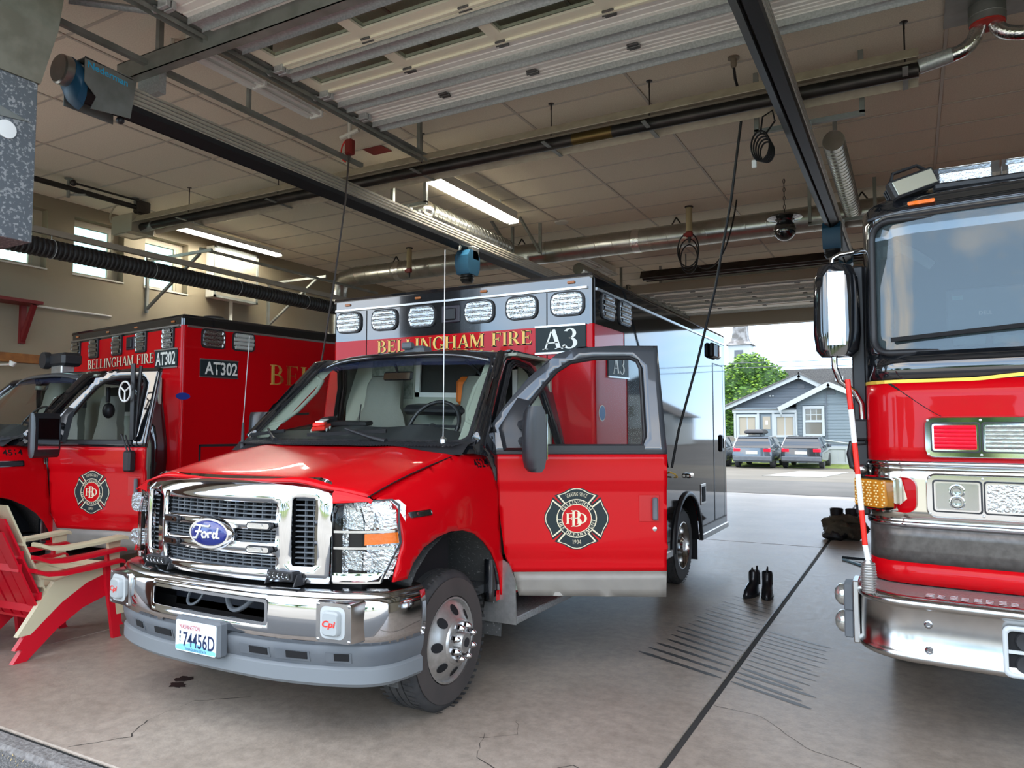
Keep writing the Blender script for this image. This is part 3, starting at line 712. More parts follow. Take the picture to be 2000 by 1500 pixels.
    for s in (-1, 1):
        HO = [(.722,.802),(.722,1.165),(.8,1.18),(.955,1.19),(.985,1.16),(.998,.985),(.93,.802)]
        M_ = lambda off: (lambda x, z: V(s*x, hy(x)+off+max(0, z-1.1)*.25, z))
        hl = panel([(x*1.0, z) for x, z in HO], M_(.075), .05).build('headlamp', reflm, top, recalc=False, smooth=50)
        rim = [((x-.87)*1.06+.87, (z-.99)*1.045+.99) for x, z in HO]
        panel(rim, M_(.012), .05, [HO]).build('headlamp_trim', blackpl, hl, recalc=False)
        for (z0, z1, x0, x1) in ((1.05,1.165,.735,.93), (.855,.95,.735,.92)):
            n = 14; b_ = MB(); cx_, cz = (x0+x1)/2, (z0+z1)/2
            b_.loft([[V(s*(cx_+(x1-x0)/2*k*math.copysign(abs(math.cos(t))**.5, math.cos(t))), hy(cx_)+dd, cz+(z1-z0)/2*k*math.copysign(abs(math.sin(t))**.5, math.sin(t))) for t in [2*math.pi*i/24 for i in range(24)]] for k, dd in ((1,.02),(.85,.045),(.5,.065),(.2,.07))], True, True)
            b_.build('bowl', reflm, hl, smooth=60)
            MB().sphere((s*(cx_+.04), hy(cx_)+.045, cz), .017, 10, 6).build('bulb', mat('bulb_amber', (.6,.25,.1), .2) if z0 > 1 else chrome, hl)
        for z in (1.04, .96, .835): MB().loft([[V(s*x, hy(x)+.016, z-.006), V(s*x, hy(x)+.016, z+.006), V(s*x, hy(x)+.03, z+.006), V(s*x, hy(x)+.03, z-.006)] for x in (.725,.8,.87,.93,.975)], True, True).build('divider', chrome, hl)
        panel([(.865,.975),(.865,1.03),(.992,1.035),(.995,.985)], M_(.012), .03).build('turn_signal', amber, hl, recalc=False)
        panel([(.722,.79),(.93,.79),(.94,.83),(.722,.83)], M_(.008), .05).build('lower_trim', chrome, hl, recalc=False)
        thick(panel(HO, M_(0), .05).build('lens', lens, hl, recalc=False, smooth=60), .006, 1)
    # ---------------- bumper
    so = s_at_x(.42)
    bo = [(-BS,.515),(BS,.515),(BS,.735),(-BS,.735)]
    bp_ = panel(bo, lambda a, z: bat(a, .012*math.sin((z-.515)/.22*math.pi), z), .045, [rrect(-so, so, .6, .695, .012, 3)]).build('bumper', chrome, top, recalc=False, smooth=60)
    thick(bp_, .012, 0)
    sweep([(0,.735),(-.008,.752),(-.03,.762),(-.16,.772),(-.16,.76),(-.03,.748)]).build('bumper_top', chromed, bp_, smooth=50)
    rimP = rrect(-so-.016, so+.016, .584, .711, .02, 3)
    panel(rimP, lambda a, z: bat(a, .018, z), .04, [rrect(-so, so, .6, .695, .012, 3)]).build('opening_trim', chrome, bp_, recalc=False)
    MB().box(-.46, .46, .2, .22, .56, .76).build('opening_backing', mat('dark_blue_steel', (.012,.014,.022), .5), bp_, smooth=0)
    if not cfg.get('far'):
        MB().tube(bez((-.2,.1,.69), (-.27,.06,.55), (-.1,.1,.6), (-.12,.12,.72)), .008, 6).build('hanging_cable', greypl, bp_, smooth=60)
        MB().tube(bez((.05,.12,.72), (.08,.08,.5), (.25,.1,.66), (.3,.15,.75)), .014, 6).build('hanging_cable', greypl, bp_, smooth=60)
    # lower valance
    sweep([(-.004,.515),(.004,.5),(.0,.46),(-.02,.405),(-.06,.405),(-.06,.515)]).build('valance', greypl, top, smooth=40)
    sweep([(-.022,.41),(-.004,.395),(-.004,.33),(-.02,.312),(-.07,.312),(-.07,.41)]).build('valance_lip', mat('light_grey_plastic', (.16,.175,.185), .5), top, smooth=40)
    vz0, vz1 = .428, .478
    for a, b in ((-.68,-.54), (-.5,-.26), (.25,.44), (.47,.66), (.74,.86)):
        s0, s1 = s_at_x(a), s_at_x(b)
        o = MB().prism([(s0,vz0),(s1,vz0),(s1,vz1),(s0,vz1)], lambda q, z: bat(q, .006-.02*max(0, (.46-z)/.055), z), lambda q, z: bat(q, -.03, z)).build('valance_opening', greypl, top)
        MB().prism([(s0+(s1-s0)*.35,vz0+.012),(s1-.012,vz0+.012),(s1-.012,vz1-.004),(s0+(s1-s0)*.35,vz1-.004)], lambda q, z: bat(q, .009-.02*max(0, (.46-z)/.055), z), lambda q, z: bat(q, -.02, z)).build('opening_void', dark, o)
    # marker lamps set in the bumper ends
    for s in (-1, 1):
        n_ = V(s*.1,-.995,0); t_ = V(-n_.y, n_.x, 0); o_ = V(s*.805,.135,0)
        F = lambda a, z, l: V(o_.x, o_.y, 0)+t_*a+n_*l+V(0,0,z)
        lb = MB().loft([[F(x, z, l) for x, z in rrect(-w_, w_, .63-h_, .63+h_, .015, 3)] for w_, h_, l in ((.125,.1,-.05),(.108,.096,.03),(.1,.092,.05))], True, True).build('bumper_lamp', chromed, top, smooth=40)
        MB().prism(rrect(-.075,.065,.555,.705,.03,4), lambda a, z: F(a, z, .049), lambda a, z: F(a, z, .051)).build('lamp_well', mat('pale_grey', (.42,.44,.44), .4), lb)
        sp = MB().loft([[F(x*k, .63+(z-.63)*k, l) for x, z in rrect(-.05,.045,.572,.688,.02,4)] for k, l in ((1,.045),(.98,.072),(.85,.08))], True, True).build('siren_cap', mat('siren_grey', (.33,.35,.35), .35), lb, smooth=40)
        sans('Cpi', 'cap_lettering', mat('logo_red', (.7,.03,.02), .4), lb, .04, lambda a, b: F(-.042+a, .607+b, .0815), .075, .03, .2)
        for a in (-.088, .088):
            for z in (.548, .712): MB().lathe(F(a, z, .048), n_, [(.008,0),(.008,.004),(.003,.006),(0,.006)], 8).build('screw', chrome, lb)
        # small light bar on the bumper
        if not cfg.get('far'):
            x0 = s*.47; y0 = bat(s_at_x(x0), -.05).y; b = MB().rbox(x0-.085, x0+.085, y0-.03, y0+.04, .80, .845, .006).build('light_bar', blackpl, top)
            MB().box(x0-.078, x0+.078, y0-.034, y0-.028, .805, .84).build('lens', lens, b, smooth=0)
            for k in range(5): MB().lathe((x0-.062+.031*k, y0-.03, .8225), (0,-1,0), [(.006,-.004),(.013,.003)], 10, caps=False).build('emitter', chrome, b)
            for k in (-1, 1): MB().prism([(y0-.03,.775),(y0+.05,.775),(y0+.02,.83),(y0-.005,.83)], lambda y, z: V(x0+k*.093, y, z), lambda y, z: V(x0+k*.1, y, z)).build('bracket', blackpl, b)
    # licence plate
    if cfg.get('plate'):
        pl = MB().rbox(-.17, .17, -.03, .03, .395, .575, .012).build('plate_holder', greypl, top)
        face = MB().prism(rrect(-.152,.152,.405,.56,.012), lambda x, z: V(x, -.0305, z), lambda x, z: V(x, -.034, z)).build('licence_plate', mat('plate_white', (.66,.72,.74), .4), pl)
        MB().prism([(-.15,.41),(.15,.41),(.15,.428),(.09,.437),(.03,.45),(-.02,.456),(-.07,.443),(-.12,.438),(-.15,.43)], lambda x, z: V(x, -.034, z), lambda x, z: V(x, -.0345, z)).build('plate_mountain', mat('plate_blue', (.2,.5,.68), .4), pl)
        pf = lambda x0, z0: (lambda a, b: V(x0+a, -.0352, z0+b))
        pb = mat('plate_navy', (.01,.02,.07), .4)
        sans('WASHINGTON', 'plate_state', mat('plate_red', (.45,.02,.04), .4), pl, .022, pf(-.125,.518), .155)
        sans('74456D', 'plate_number', pb, pl, .075, pf(-.093,.430), .235, .012)
        sans('EVERGREEN STATE', 'plate_motto', pb, pl, .013, pf(-.075,.412), .16)
        for k, ch in enumerate('IMT'): sans(ch, 'plate_type', pb, pl, .016, pf(-.122,.49-k*.024), .011)
    # ---------------- cowl, windshield, roof, pillars
    def wsp(x, t):   # t 0 bottom .. 1 top
        xx = x*(1-t*.175); return V(xx, 1.115+.60*t-.115*(1-(abs(x)/.95)**2)*(1-.45*t), 1.455+.60*t+.02*(1-(abs(x)/.95)**2)*t)
    cw = MB().loft([[V(x, wsp(x,0).y-.13, hoodz(min(abs(x), .86), 1.02)-.004), V(x, wsp(x,0).y-.06, 1.452), V(x, wsp(x,0).y+.02, 1.47)] for x in [-.95+.095*i for i in range(21)]], False, False).build('cowl', blackpl, top)
    rib = MB()
    for i in range(84):
        x = -.88+1.76*i/83; y_ = wsp(x,0).y; rib.bar((x, y_-.115, 1.447), (x+.03, y_-.045, 1.464), .006, .01)
    rib.build('cowl_rib', blackpl, cw, smooth=0)
    for s in (-1, 1):
        MB().loft([[V(s*.85, 1.0, hoodz(.85,1.0)-.003), V(s*.88, 1.12, 1.47)], [V(s*.97, 1.08, 1.40), V(s*.965, 1.2, 1.5)], [V(s*.995, 1.18, 1.385), V(s*.975, 1.3, 1.5)], [V(s*1.0, 1.285, 1.375), V(s*.985, 1.33, 1.42)]], False, False).build('cowl_corner', blackp, cw, smooth=60)
    WO = [(-.94,0),(.94,0),(.94,1),(-.94,1)]
    ws = panel(rrect(-.93,.93,.015,.985,.05,4), wsp, .09).build('windshield', glass, top, recalc=False, smooth=60)
    panel([(-.96,-.02),(.96,-.02),(.96,1.02),(-.96,1.02)], wsp, .09, [rrect(-.9,.9,.04,.965,.06,4)]).build('windshield_seal', blackpl, ws, recalc=False, smooth=60)
    tb = mat('shade_band', (.02,.025,.06), .1, 0, alpha=.72)
    panel([(-.9,.86),(.9,.86),(.9,.965),(-.9,.965)], lambda x, t: wsp(x, t)+V(0,.004,0), .09).build('shade_band', tb, ws, recalc=False, smooth=60)
    # wipers
    for x0, x1 in ((-.52,-.92), (.42,-.28)):
        P = [wsp(x0,0)+V(0,-.06,.015), wsp(x0*.8+x1*.2,.03)+V(0,-.045,.02), wsp(x0*.45+x1*.55,.1)+V(0,-.03,.03)]
        wi = MB().tube(P, lambda t: .017-.009*t, 8).build('wiper', blackpl, top, smooth=60)
        MB().bar(wsp(x0*.9+x1*.1,.105)+V(0,-.022,.012), wsp(x1,.05)+V(0,-.022,.018), .012, .022).build('blade', dark, wi)
    # roof skin
    rf = MB(); rings = []
    for y, z, hw in ((1.665,2.058,.77),(1.72,2.085,.80),(1.9,2.115,.83),(2.15,2.13,.84),(by+.01,2.135,.845)):
        rings.append([V(hw*1.0*q, y-(.07*(1-q*q) if y < 1.8 else 0), z-.075*abs(q)**4) for q in [-1+.1*i for i in range(21)]])
    rf.loft(rings, False, False); thick(rf.build('cab_roof', blackp if not cfg.get('sheenroof') else darkgrey, top, smooth=60), .02, 0)  # lighter roof grey holds the reflection seen on black gloss
    # side frame round the door opening
    for s in (-1, 1):
        fx = lambda y, z: V(s*(.975+doorn(z)*1.0), y, z)
        Oo = [(1.29,.5),(2.36 if by < 2.35 else 2.42,.5),(2.36 if by < 2.35 else 2.42,2.07),(1.8,2.085),(1.66,2.055),(1.13,1.5),(1.2,1.40),(1.29,1.3)]
        Hi = [(1.47,.56),(2.2,.56),(2.27,.8),(2.26,1.4),(2.17,1.78),(2.08,1.95),(1.98,2.0),(1.8,2.01),(1.715,1.975),(1.32,1.53),(1.36,1.2),(1.38,.8)]
        fr = panel(Oo, fx, .06, [Hi]).build('door_frame', blackp, top, recalc=False, smooth=50); thick(fr, .05, 0)
        for k in range(3):
            Q = [((y-1.8)*(1-.022*k)+1.8, (z-1.3)*(1-.022*k)+1.3) for y, z in Hi]
            MB().tube([fx(*q)+V(s*(.03+.004*k),0,0) for q in [Q[i] for i in (1,2,3,4,5,6,7,8,9)]], .008, 6).build('weatherstrip', blackpl, fr, smooth=60)
        A0, A1 = wsp(s*.955,0), wsp(s*.955,1)
        MB().tube([A0+V(s*.02,.03,-.02), A0.lerp(A1,.5)+V(s*.012,.03,0), A1+V(s*.0,.03,.0)], .035, 8).build('windshield_pillar', blackp, top, smooth=60)
        MB().loft([[V(s*.985,1.33,.5),V(s*.985,2.36,.5)],[V(s*.985,1.33,.56),V(s*.985,2.36,.56)]], False, False).build('sill', red, top)
    # ---------------- interior
    MB().box(-.92, .92, 1.15, 2.35, .55, .6).build('cab_floor', dashm, top, smooth=0)
    MB().loft([[V(x, 1.1, 1.42), V(x, 1.3, 1.50+.05*math.exp(-((x-.45)/.25)**2)+.04*math.exp(-((x+.1)/.3)**2)), V(x, 1.44, 1.46), V(x, 1.42, 1.0)] for x in [-.9+.09*i for i in range(21)]], False, False).build('dashboard', dashm, top, smooth=60)
    bk = MB().box(-.9, -.2, by-.05, by-.02, .6, 2.06).box(-.2, .62, by-.05, by-.02, .6, 1.70).box(.62, .9, by-.05, by-.02, .6, 2.06).box(-.2, .62, by-.05, by-.02, 2.0, 2.06).build('bulkhead', mat('cab_lining', (.42,.44,.36), .6), top, smooth=0)
    MB().box(-.2,.62,by-.03,by-.015,1.7,2.0).build('pass_window_shade', mat('compartment_shade', (.03,.03,.028), .6), bk, smooth=0)  # flat dark panel stands in for the unlit patient compartment
    wf_ = MB()
    for a in ((-.23,-.19,1.68,2.03),(.6,.64,1.68,2.03),(-.23,.64,1.68,1.72),(-.23,.64,1.99,2.03)): wf_.box(a[0], a[1], by-.065, by-.045, a[2], a[3])
    wf_.build('pass_window_frame', white, bk, smooth=0)
    MB().box(-.9,.9,1.75,by-.03,2.04,2.06).build('headliner', tanint, top, smooth=0)
    for x in (-.42, .45):
        se = MB(); se.rbox(x-.25, x+.25, 1.55, 2.08, .82, .98, .05).build('seat_cushion', seatm, top)
        b = MB().loft([[V(x+q*w_, y, z) for q, y in ((-1,y0),(-.7,y0-.05),(.7,y0-.05),(1,y0),(.8,y0+.09),(-.8,y0+.09))] for z, w_, y0 in ((.9,.24,1.99),(1.2,.26,2.02),(1.42,.25,2.05),(1.55,.2,2.07),(1.6,.17,2.075),(1.8,.16,2.09),(1.87,.12,2.1))], True, True).build('seat_back', seatm, top, smooth=60)
    stw = MB(); cst = V(.45,1.45,1.53); u1 = V(1,0,0); u2 = V(0,.45,.89).normalized()
    stw.tube([cst+(u1*math.cos(a)+u2*math.sin(a))*.19 for a in [2*math.pi*i/32 for i in range(33)]], .015, 8).bar(cst-u1*.18, cst+u1*.18, .03, .02).tube([cst, cst+V(0,-.25,-.22)], .03, 8).build('steering_wheel', blacksm, top, smooth=60)
    mr = MB().rbox(-.16, .10, 1.68, 1.71, 1.86, 1.935, .02).tube([V(-.03,1.69,1.92), V(-.03,1.64,2.0)], .01, 6).build('rear_view_mirror', blackpl, top)
    MB().box(-.145, .085, 1.676, 1.679, 1.872, 1.925).build('mirror_glass', chrome, mr, smooth=0)
    # grab handles on the pillars
    for s in (-1, 1):
        P0, P1 = wsp(s*.9,.18)+V(0,.06,0), wsp(s*.9,.78)+V(0,.07,0); inn = V(-s*.11,.03,-.02)
        MB().tube([P0, P0.lerp(P1,.08)+inn*.7, P0.lerp(P1,.3)+inn, P0.lerp(P1,.7)+inn, P0.lerp(P1,.92)+inn*.7, P1], .02, 8).build('grab_handle', tanint, top, smooth=60)
        MB().loft([[wsp(s*.93,t)+V(0,.045,0), wsp(s*.80,t)+V(0,.1,0)] for t in (.02,.25,.5,.75,.98)], False, False).build('pillar_trim', tanint, top, smooth=60)
    # ---------------- doors
    for s in (-1, 1):
        ang = D if s == 1 else 0
        fnD = lambda u, z, l=0: V(s*(doorn(z)+l), u, z)
        DO = [(-.045,1.385),(-.01,1.19),(.005,1.04),(.036,.79),(.083,.69),(.125,.53),(1.03,.515),(1.035,.67),(1.04,1.386),(1.03,1.80),(1.025,2.075),(.75,2.075),(.50,2.06),(.375,2.02),(.19,1.865),(.05,1.70),(-.05,1.56)]
        GO = [(.135,1.44),(.885,1.44),(.905,1.5),(.905,1.93),(.885,1.98),(.84,1.998),(.61,1.995),(.46,1.968),(.37,1.91),(.29,1.82),(.135,1.62)]
        if s == 1 or not cfg.get('far'):
            lower = [p for p in DO if p[1] < 1.40]; belt = 1.388; slv = .672
            lo = [(-.045,belt),(-.01,1.19),(.005,1.04),(.036,.79),(.09,slv),(1.035,slv),(1.04,belt)]
            dr = panel(lo, fnD, .03).build('door', red, top, recalc=False, smooth=30); thick(dr, .02, 0)
            dr.location = (s*1.0, 1.33, 0); dr.rotation_euler = (0, 0, -s*R(ang))
            up = [(-.045,belt),(1.04,belt),(1.03,1.80),(1.025,2.075),(.75,2.075),(.50,2.06),(.375,2.02),(.19,1.865),(.05,1.70),(-.05,1.56)]
            thick(panel(up, fnD, .045, [GO]).build('door_upper', darkgrey if s == 1 and not cfg.get('far') else blackp, dr, recalc=False, smooth=40), .035, 0)  # driver door frame: sky reflection put into a lighter grey
            thick(panel([(.092,slv),(.125,.53),(1.03,.515),(1.035,slv)], lambda u, z: fnD(u, z, .002), .06).build('kick_panel', mat('grey_taupe_stripe', (.235,.215,.185), .4, .15, noise=((.21,.19,.165), 8)), dr, recalc=False, smooth=40), .02, 0)
            panel(GO, lambda u, z: fnD(u, z, -.004), .12).build('door_glass', glass, dr, recalc=False, smooth=60) if not (cfg.get('winopen') and s == 1) else None
            MB().tube([fnD(u, z, .018) for u, z in GO+GO[:1]], .013, 6).build('window_trim', blackpl, dr, smooth=60)
            MB().bar(fnD(.12,1.425,.02), fnD(.9,1.425,.02), .02, .03).build('belt_moulding', blackpl, dr)
            MB().bar(fnD(.0,1.192,.004), fnD(1.035,1.194,.004), .006, .012).build('body_crease', red, dr)
            MB().bar(fnD(.04,.795,.0), fnD(1.03,.77,.0), .006, .03).build('body_crease', red, dr)
            if ang: MB().box(s*-.07, s*-.02, .1, 1.0, .56, 1.38).build('door_lining', tanint, dr, smooth=0)
            h = MB().rbox(-.004, .006, .862, .992, .975, 1.14, .003).build('handle_recess', mat('red_recess', (.45,.003,.004), .3), dr, M=Matrix.Translation((s*-.006,0,0)))
            MB().rbox(.004, .03, .945, .978, .985, 1.125, .008).build('door_handle', greypl, h, M=Matrix.Scale(s, 4, (1,0,0)))
            MB().lathe((s*-.008,.962,.93), (s,0,0), [(.014,0),(.014,.006),(.006,.008),(0,.008)], 14).build('lock', chrome, dr)
            if s == 1: emblem(dr, lambda a, b, l: fnD(.48+a, .997+b, l+.0018+(.012+doorn(.997+b))*-1+0) if False else V(-.012+.0095+l, .48+a, .997+b), .195 if not cfg.get('far') else .19)
            # mirror: sail, arm, head
            sl = MB().loft([[fnD(u, z, .022) for u, z in ((.03,1.41),(.2,1.41),(.2,1.72),(.12,1.74),(.0,1.55))], [fnD(u, z, .06) for u, z in ((.05,1.43),(.18,1.43),(.18,1.66),(.12,1.67),(.03,1.54))]], True, True).build('mirror_mount', blacksm, dr, smooth=50)
            for z in (1.47, 1.57): MB().tube([V(s*.0,.14,z), V(s*.1,.16,z), V(s*.17,.2,z)], .03, 8).build('mirror_arm', blacksm, dr, smooth=60)
            hd = []
            for z, k in ((1.30,.55),(1.325,.85),(1.38,1),(1.55,1.02),(1.64,.9),(1.675,.62)):
                hd.append([V(s*(.13+.25*qx), .205+.14*k*(qy-.5), z) for qx, qy in ((0,.9),(.05,.35),(.25,.1),(.6,0),(.9,.2),(1,.6),(1,.95),(.5,1))])
            mh = MB().loft(hd, True, True).build('mirror_head', blacksm, dr, smooth=60)
            MB().box(s*.16, s*.36, .2755, .2765, 1.37, 1.63).build('mirror_glass', chrome, mh, smooth=0)
        if s == -1 and cfg.get('far'): pass
    # ---------------- running boards and splash plates
    for s in (-1, 1):
        dm = MATS.get('diamond') or mat('diamond', (.4,.4,.39), .38, .6, bump=.9, bscale=55)
        rb = MB().rbox(s*.8, s*1.1, 1.38, by+.0, .36, .405, .006).build('running_board', dm, top)
        MB().prism([(.86,.36),(1.1,.36),(1.09,.62),(1.05,.72),(.99,.75),(.93,.70),(.9,.6)], lambda x, z: V(s*x, 1.372, z), lambda x, z: V(s*x, 1.384, z)).build('splash_plate', steel, rb)
        for z in (.68,.58,.48): MB().lathe((s*.94,1.372,z), (0,-1,0), [(.007,0),(.005,.004),(0,.005)], 8).build('rivet', steel, rb)
    # ---------------- patient box
    bx, ye = 1.23, by+4.24; zb, zt = .40, 2.69; zc_ = cfg['zc']
    rear_c = by+2.44
    whole = [(by+.03,zb)]+[(rear_c-.52,zb)]+[(rear_c+.5*math.cos(R(180-a)), .37+.51*math.sin(R(a))) for a in range(8, 173, 12)]+[(rear_c+.52,zb),(ye-.03,zb)]
    for s in (-1, 1):
        sf = lambda y, z: V(s*bx, y, z)
        if cfg['two']:
            r0 = by+.65
            b1 = panel([(by+.03,zb),(r0,zb),(r0,zc_),(by+.03,zc_)], sf, .3).build('box_side_front', red, top, recalc=False, smooth=0)
            Q = [(r0,zb)]+whole[1:]+[(ye-.03,zt-.04),(by+.03,zt-.04),(by+.03,zc_),(r0,zc_)]
            thick(panel(Q, sf, .25).build('box_side', blackside, top, recalc=False, smooth=0), .01, 0)
        else:
            Q = whole+[(ye-.03,zc_),(by+.03,zc_)]
            thick(panel(Q, sf, .25).build('box_side', red, top, recalc=False, smooth=0), .01, 0)
            MB().add([sf(by+.03,zc_),sf(ye-.03,zc_),sf(ye-.03,zt-.04),sf(by+.03,zt-.04)], [(0,1,2,3)]).build('box_side_upper', blackp, top, smooth=0)
        if s == 1 or not cfg.get('far'):
            fl = [(rear_c+.5*math.cos(R(180-a)), .37+.51*math.sin(R(a))) for a in range(0, 181, 10)]
            MB().loft([[V(s*(bx+o), rear_c+(y-rear_c)*k, .37+(z-.37)*k) for o, k in ((0,1.0),(.03,.99),(.035,1.03),(.025,1.07),(0,1.08))] for y, z in fl], False, False).build('fender_flare', blackpl, top, smooth=60)
            wheel(top, s*1.185, rear_c, s, False)
            MB().loft([[V(s*q, y, z) for q in (1.22,.7)] for y, z in fl], False, False).build('wheel_housing', dark, top)
            MB().box(s*.9, s*1.2, rear_c+.5, rear_c+.51, .16, .45).build('mud_flap', blackpl, top, smooth=0)
            for a, b in ((by+.7, rear_c-.55), (rear_c+.55, ye)):
                MB().rbox(s*(bx-.03), s*(bx+.02), a, b, zb-.045, zb+.02, .008).build('skirt_rail', steel, top)
        MB().bar(sf(by+.05,2.568)+V(s*.006,0,0), sf(ye,2.568)+V(s*.006,0,0), .016, .02).build('drip_rail', alu, top)
    # front face: corner posts rounded
    def ff(x, z): return V(x, by+.0, z)
    post = lambda s, z0, z1, m, nme: MB().loft([[V(s*(bx-.03+.03*math.sin(R(a))), by+.03-.03*math.cos(R(a)), z) for a in range(0, 91, 15)] for z in (z0, z1)], False, False).build(nme, m, top, smooth=60)
    for s in (-1, 1): post(s, zb, zc_, red, 'corner_post'); post(s, zc_, zt-.02, blackp, 'corner_post')
    fz = cfg['fz']
    MB().add([ff(-bx+.03,zb),ff(bx-.03,zb),ff(bx-.03,fz),ff(-bx+.03,fz)], [(0,1,2,3)]).build('box_front', red, top, smooth=0)
    MB().add([ff(-bx+.03,fz),ff(bx-.03,fz),ff(bx-.03,zt-.03),ff(-bx+.03,zt-.03)], [(0,1,2,3)]).build('box_front_upper', blackp, top, smooth=0)
    if cfg['two']:
        for x in (-.86, .86): MB().box(x-.004, x+.004, by-.002, by+.004, 1.9, 2.56).build('panel_seam', dark, top, smooth=0)
    MB().loft([[V(x*k, by+.0+d_ if y < 0 else ye-d_, z) for x, y in ((-1,-1),(1,-1),(1,1),(-1,1))] for k, d_, z in ((bx-.002,.002,zt-.045),(bx,-.002,zt-.03),(bx-.006,.004,zt-.008),(bx-.03,.03,zt))], True, True).build('box_roof', blackp, top, smooth=25)
    MB().add([V(-bx,ye,zb),V(bx,ye,zb),V(bx,ye,zt-.03),V(-bx,ye,zt-.03)], [(0,1,2,3)]).build('box_rear', red, top, smooth=0)
    MB().bar(V(-bx+.03,by-.008,2.575), V(bx-.04,by-.008,2.575), .022, .016).build('front_drip_rail', alu, top)
    for x in (-1.07,-.32,.31,1.06): MB().rbox(x-.03, x+.03, by-.014, by+.0, 2.612, 2.632, .005).build('marker_light', mat('amber_marker', (.42,.14,.04), .3), top)
    FF = lambda x0, z0: (lambda a, b, l: V(x0+a, by-l, z0+b))
    for x in cfg['lights']: lightlens(top, 'warning_light', FF(x, cfg['lz']), cfg['lw'], cfg['lh'], 4, rnd=.05 if cfg['two'] else .012)
    sq = MB().rbox(cfg['spk']-.085, cfg['spk']+.085, by-.012, by, cfg['lz']-.07, cfg['lz']+.07, .006).build('siren_speaker', mat('plum_black', (.03,.022,.03), .35), top)
    MB().rbox(cfg['spk']-.05, cfg['spk']+.05, by-.028, by-.01, cfg['lz']-.05, cfg['lz']+.045, .008).build('speaker_cap', blackpl, sq)
    SD = lambda y0, z0: (lambda a, b, l: V(bx+l, y0+a, z0+b))
    for y_, m_ in cfg['sidelights']: lightlens(top, 'side_light', SD(y_, 2.465), .24, .17, 4, m=m_, rnd=.03)
    # lettering: black drop shade, letter, on the front
    for dx, dz, l, m_ in ((.006,-.006,.002,blk), (0,0,.004,cfg['letter'])):
        kw = cfg['tw']/swidth('BELLINGHAM FIRE'); w1 = swidth('BELLINGHAM')*kw; w2 = swidth('FIRE')*kw
        for wd_, xo, ww in (('BELLINGHAM', 0, w1), ('FIRE', cfg['tw']-w2, w2)):
            t = MB(); serif(t, wd_, lambda a, b: V(cfg['tx']+xo+a+dx, by-l, cfg['tz']+b+dz), .105, ww); t.build('front_lettering', m_, top, smooth=0, recalc=False)
    x0, x1, z0, z1 = cfg['sign']; sg_ = MB().rbox(x0, x1, by-.014, by, z0, z1, .004).build('number_sign', signblack, top)
    for z in (z0, z1): MB().bar(V(x0+.0,by-.014,z), V(x1,by-.014,z), .014, .014).build('sign_rail', alu, sg_)
    def number(fn, w_, h_):
        if cfg['two']:
            t = MB(); serif(t, 'A3', fn, h_, w_, .02); t.build('sign_lettering', silverw, sg_, smooth=0, recalc=False)
        else: sans(cfg['num'], 'sign_lettering', silverw, sg_, h_, fn, w_, .02)
    wS, hS = (x1-x0), (z1-z0)
    k0, k1 = (.16, .72) if cfg['two'] else (.06, .88)
    number(lambda a, b: V(x0+wS*k0+a, by-.0155, z0+hS*.14+b), wS*k1, hS*.74)
    y0, y1, z0, z1 = cfg['sidesign']; ss = MB().rbox(bx, bx+.012, y0, y1, z0, z1, .004).build('side_sign', signblack, top); sg_ = ss
    for z in (z0, z1): MB().bar(V(bx+.012,y0,z), V(bx+.012,y1,z), .012, .012).build('sign_rail', alu, ss)
    number(lambda a, b: V(bx+.0135, y0+(y1-y0)*(.2 if cfg['two'] else .12)+a, z0+(z1-z0)*.14+b), (y1-y0)*(.62 if cfg['two'] else .86), (z1-z0)*.74)
    cfg['extra'](top, by, bx, ye)
    return top
